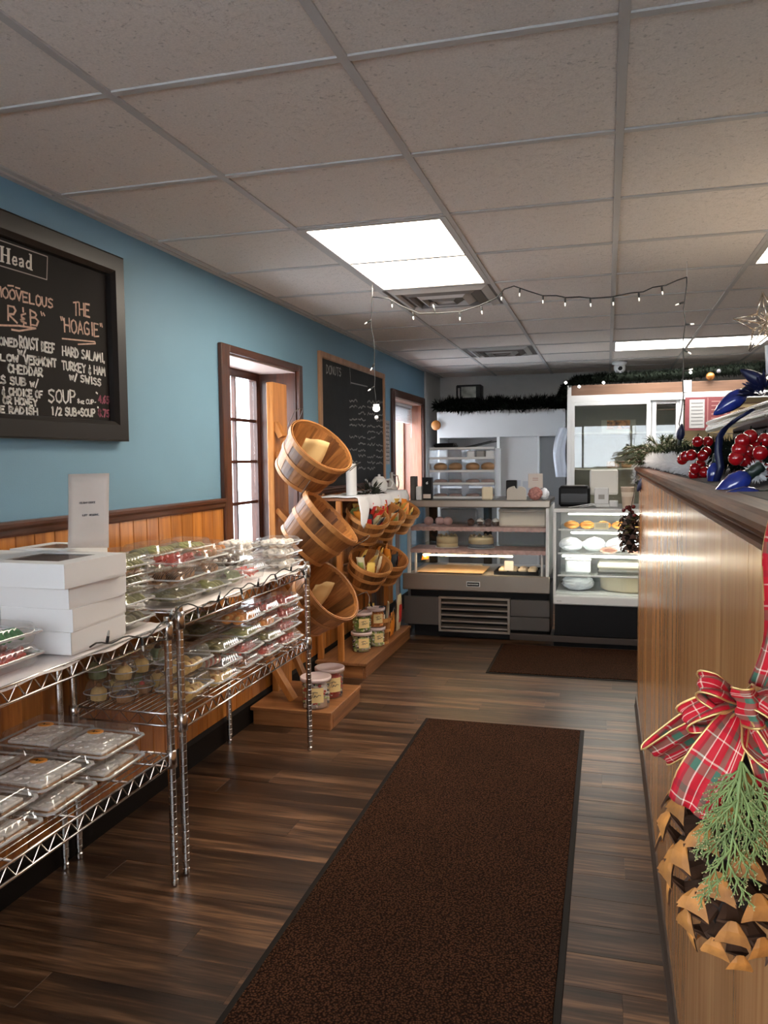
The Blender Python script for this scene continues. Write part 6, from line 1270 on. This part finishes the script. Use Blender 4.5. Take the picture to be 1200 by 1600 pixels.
loop('bow_loop', (.006, -.050, .016), (.004, -.034, .014), .028, .032, (.009, .0, .002), .6)
ribbon('ribbon_tail', [(.0, -.02, .002), (-.010, -.036, -.012), (-.022, -.042, -.034), (-.034, -.043, -.058), (-.041, -.040, -.080)], [(.75, -.2, -.55), (.75, -.3, -.5), (.8, -.3, -.45), (.8, -.3, -.45), (.85, -.3, -.4)], [.018, .032, .040, .042, .038], co, u0=.4)
ribbon('ribbon_tail', [(.006, -.025, .0), (.016, -.044, -.022), (.024, -.050, -.045), (.034, -.050, -.075)], [(.5, -.3, .4), (.6, -.3, .4), (.6, -.3, .3), (.6, -.3, .3)], [.016, .026, .030, .030], co, u0=.7)
MB().ball((.004, -.014, .008), .009, 14, 9, 0, (1.1, .8, 1.3)).build('bow_knot', mat('deep_red_cloth', (.30, .01, .02), .6), co)
# cedar sprig: branching flat sprays
M_ced = mat('cedar_green', (.16, .23, .075), .6, var=.25, vscale=50); M_cedt = mat('cedar_tip', (.42, .36, .18), .6)
sp_ = MB(); rg = random.Random(6)
def twig(p, d, L_, r0, lev):
    d = Vector(d).normalized(); pts = [p]; n = 5
    for i in range(1, n+1): d = (d+Vector((0, 0, -.06))+Vector((rg.uniform(-.08, .08), rg.uniform(-.03, .03), 0))).normalized(); pts.append(pts[-1]+d*L_/n)
    sp_.tube(pts, [r0*(1-.55*i/n) for i in range(n+1)], 5, 0)
    if lev >= 2: sp_.ball(pts[-1], r0*.9, 6, 4, 1)
    if lev < 3:
        m_ = (9, 6, 3)[lev]
        for k in range(m_):
            u = (k+1)/(m_+.5)*n; j = min(n-1, int(u)); q0 = pts[j].lerp(pts[j+1], u-j); sgn = 1 if k % 2 else -1; s = d.cross(Vector((0, 1, 0))).normalized()
            twig(q0, d*1.0+s*sgn*(.75-.1*lev)+Vector((0, -.08, 0)), L_*(.44, .42, .5)[lev]*(1-.35*k/m_), r0*.72, lev+1)
B0 = Vector((-.002, -.050, -.030))
twig(B0, (-.16, -.25, -1), .098, .0017, 0); twig(B0, (-.42, -.2, -1), .070, .0015, 0); twig(B0, (.22, -.15, -1), .075, .0015, 0); twig(B0, (.62, -.1, -.9), .055, .0013, 0)
sp_.build('cedar_sprig', [M_ced, M_cedt], co)

# smaller cone hanging at the far end of the divider
cf = thing('small_pine_cone', 'small dark pine cone with olive leaves hanging at the divider end', 'pine cone decoration', (.130, 4.70, 1.10)); sm2 = scale_mesh(0).mesh('cone_scale', [M_core, mat('dark_cone_tip', (.05, .022, .016), .7)])
MB().lathe([(.0001, -.22), (.02, -.20), (.03, -.12), (.02, -.03), (.0001, 0)], 12).build('cone_core', M_core, cf)
for i in range(54): v = i/53; a = i*2.4; inst(sm2, 'cone_scale', cf, (.012*math.cos(a), .012*math.sin(a), -.215+.19*v), (0, .6-.7*v, a), (1.35*(.5+.5*math.sin(math.pi*(.15+.7*v))),)*3)
q = MB(); r = random.Random(3)
for i in range(9):
    a = r.uniform(0, 6.28); b = r.uniform(-.5, .3); d = Vector((math.cos(a)*.7, math.sin(a)-.6, b)).normalized(); s = d.cross(Vector((0, .3, 1))).normalized()*.018; p = Vector((0, -.02, -.04-.03*(i % 3))); e = p+d*.065
    q.add([p, p.lerp(e, .35)+s, p.lerp(e, .75)+s*.8, e, p.lerp(e, .75)-s*.8, p.lerp(e, .35)-s], [(0, 1, 2, 3, 4, 5)]); 
    if i == 8: break
q.build('leaves', mat('olive_leaf', (.07, .075, .018), .5), cf, solid=.0008); q = MB(); [q.ball((r.uniform(-.04, .03), -.03+r.uniform(-.02, .02), r.uniform(-.03, .03)), .012, 8, 6) for i in range(7)]; q.build('dark_red_berries', mat('dark_red_berry', (.09, .008, .008), .2), cf)
MB().tube([(0, 0, 0), (.02, 0, .10), (.03, -.01, .225)], .002, 6).build('hanging_loop', M_wire, cf)
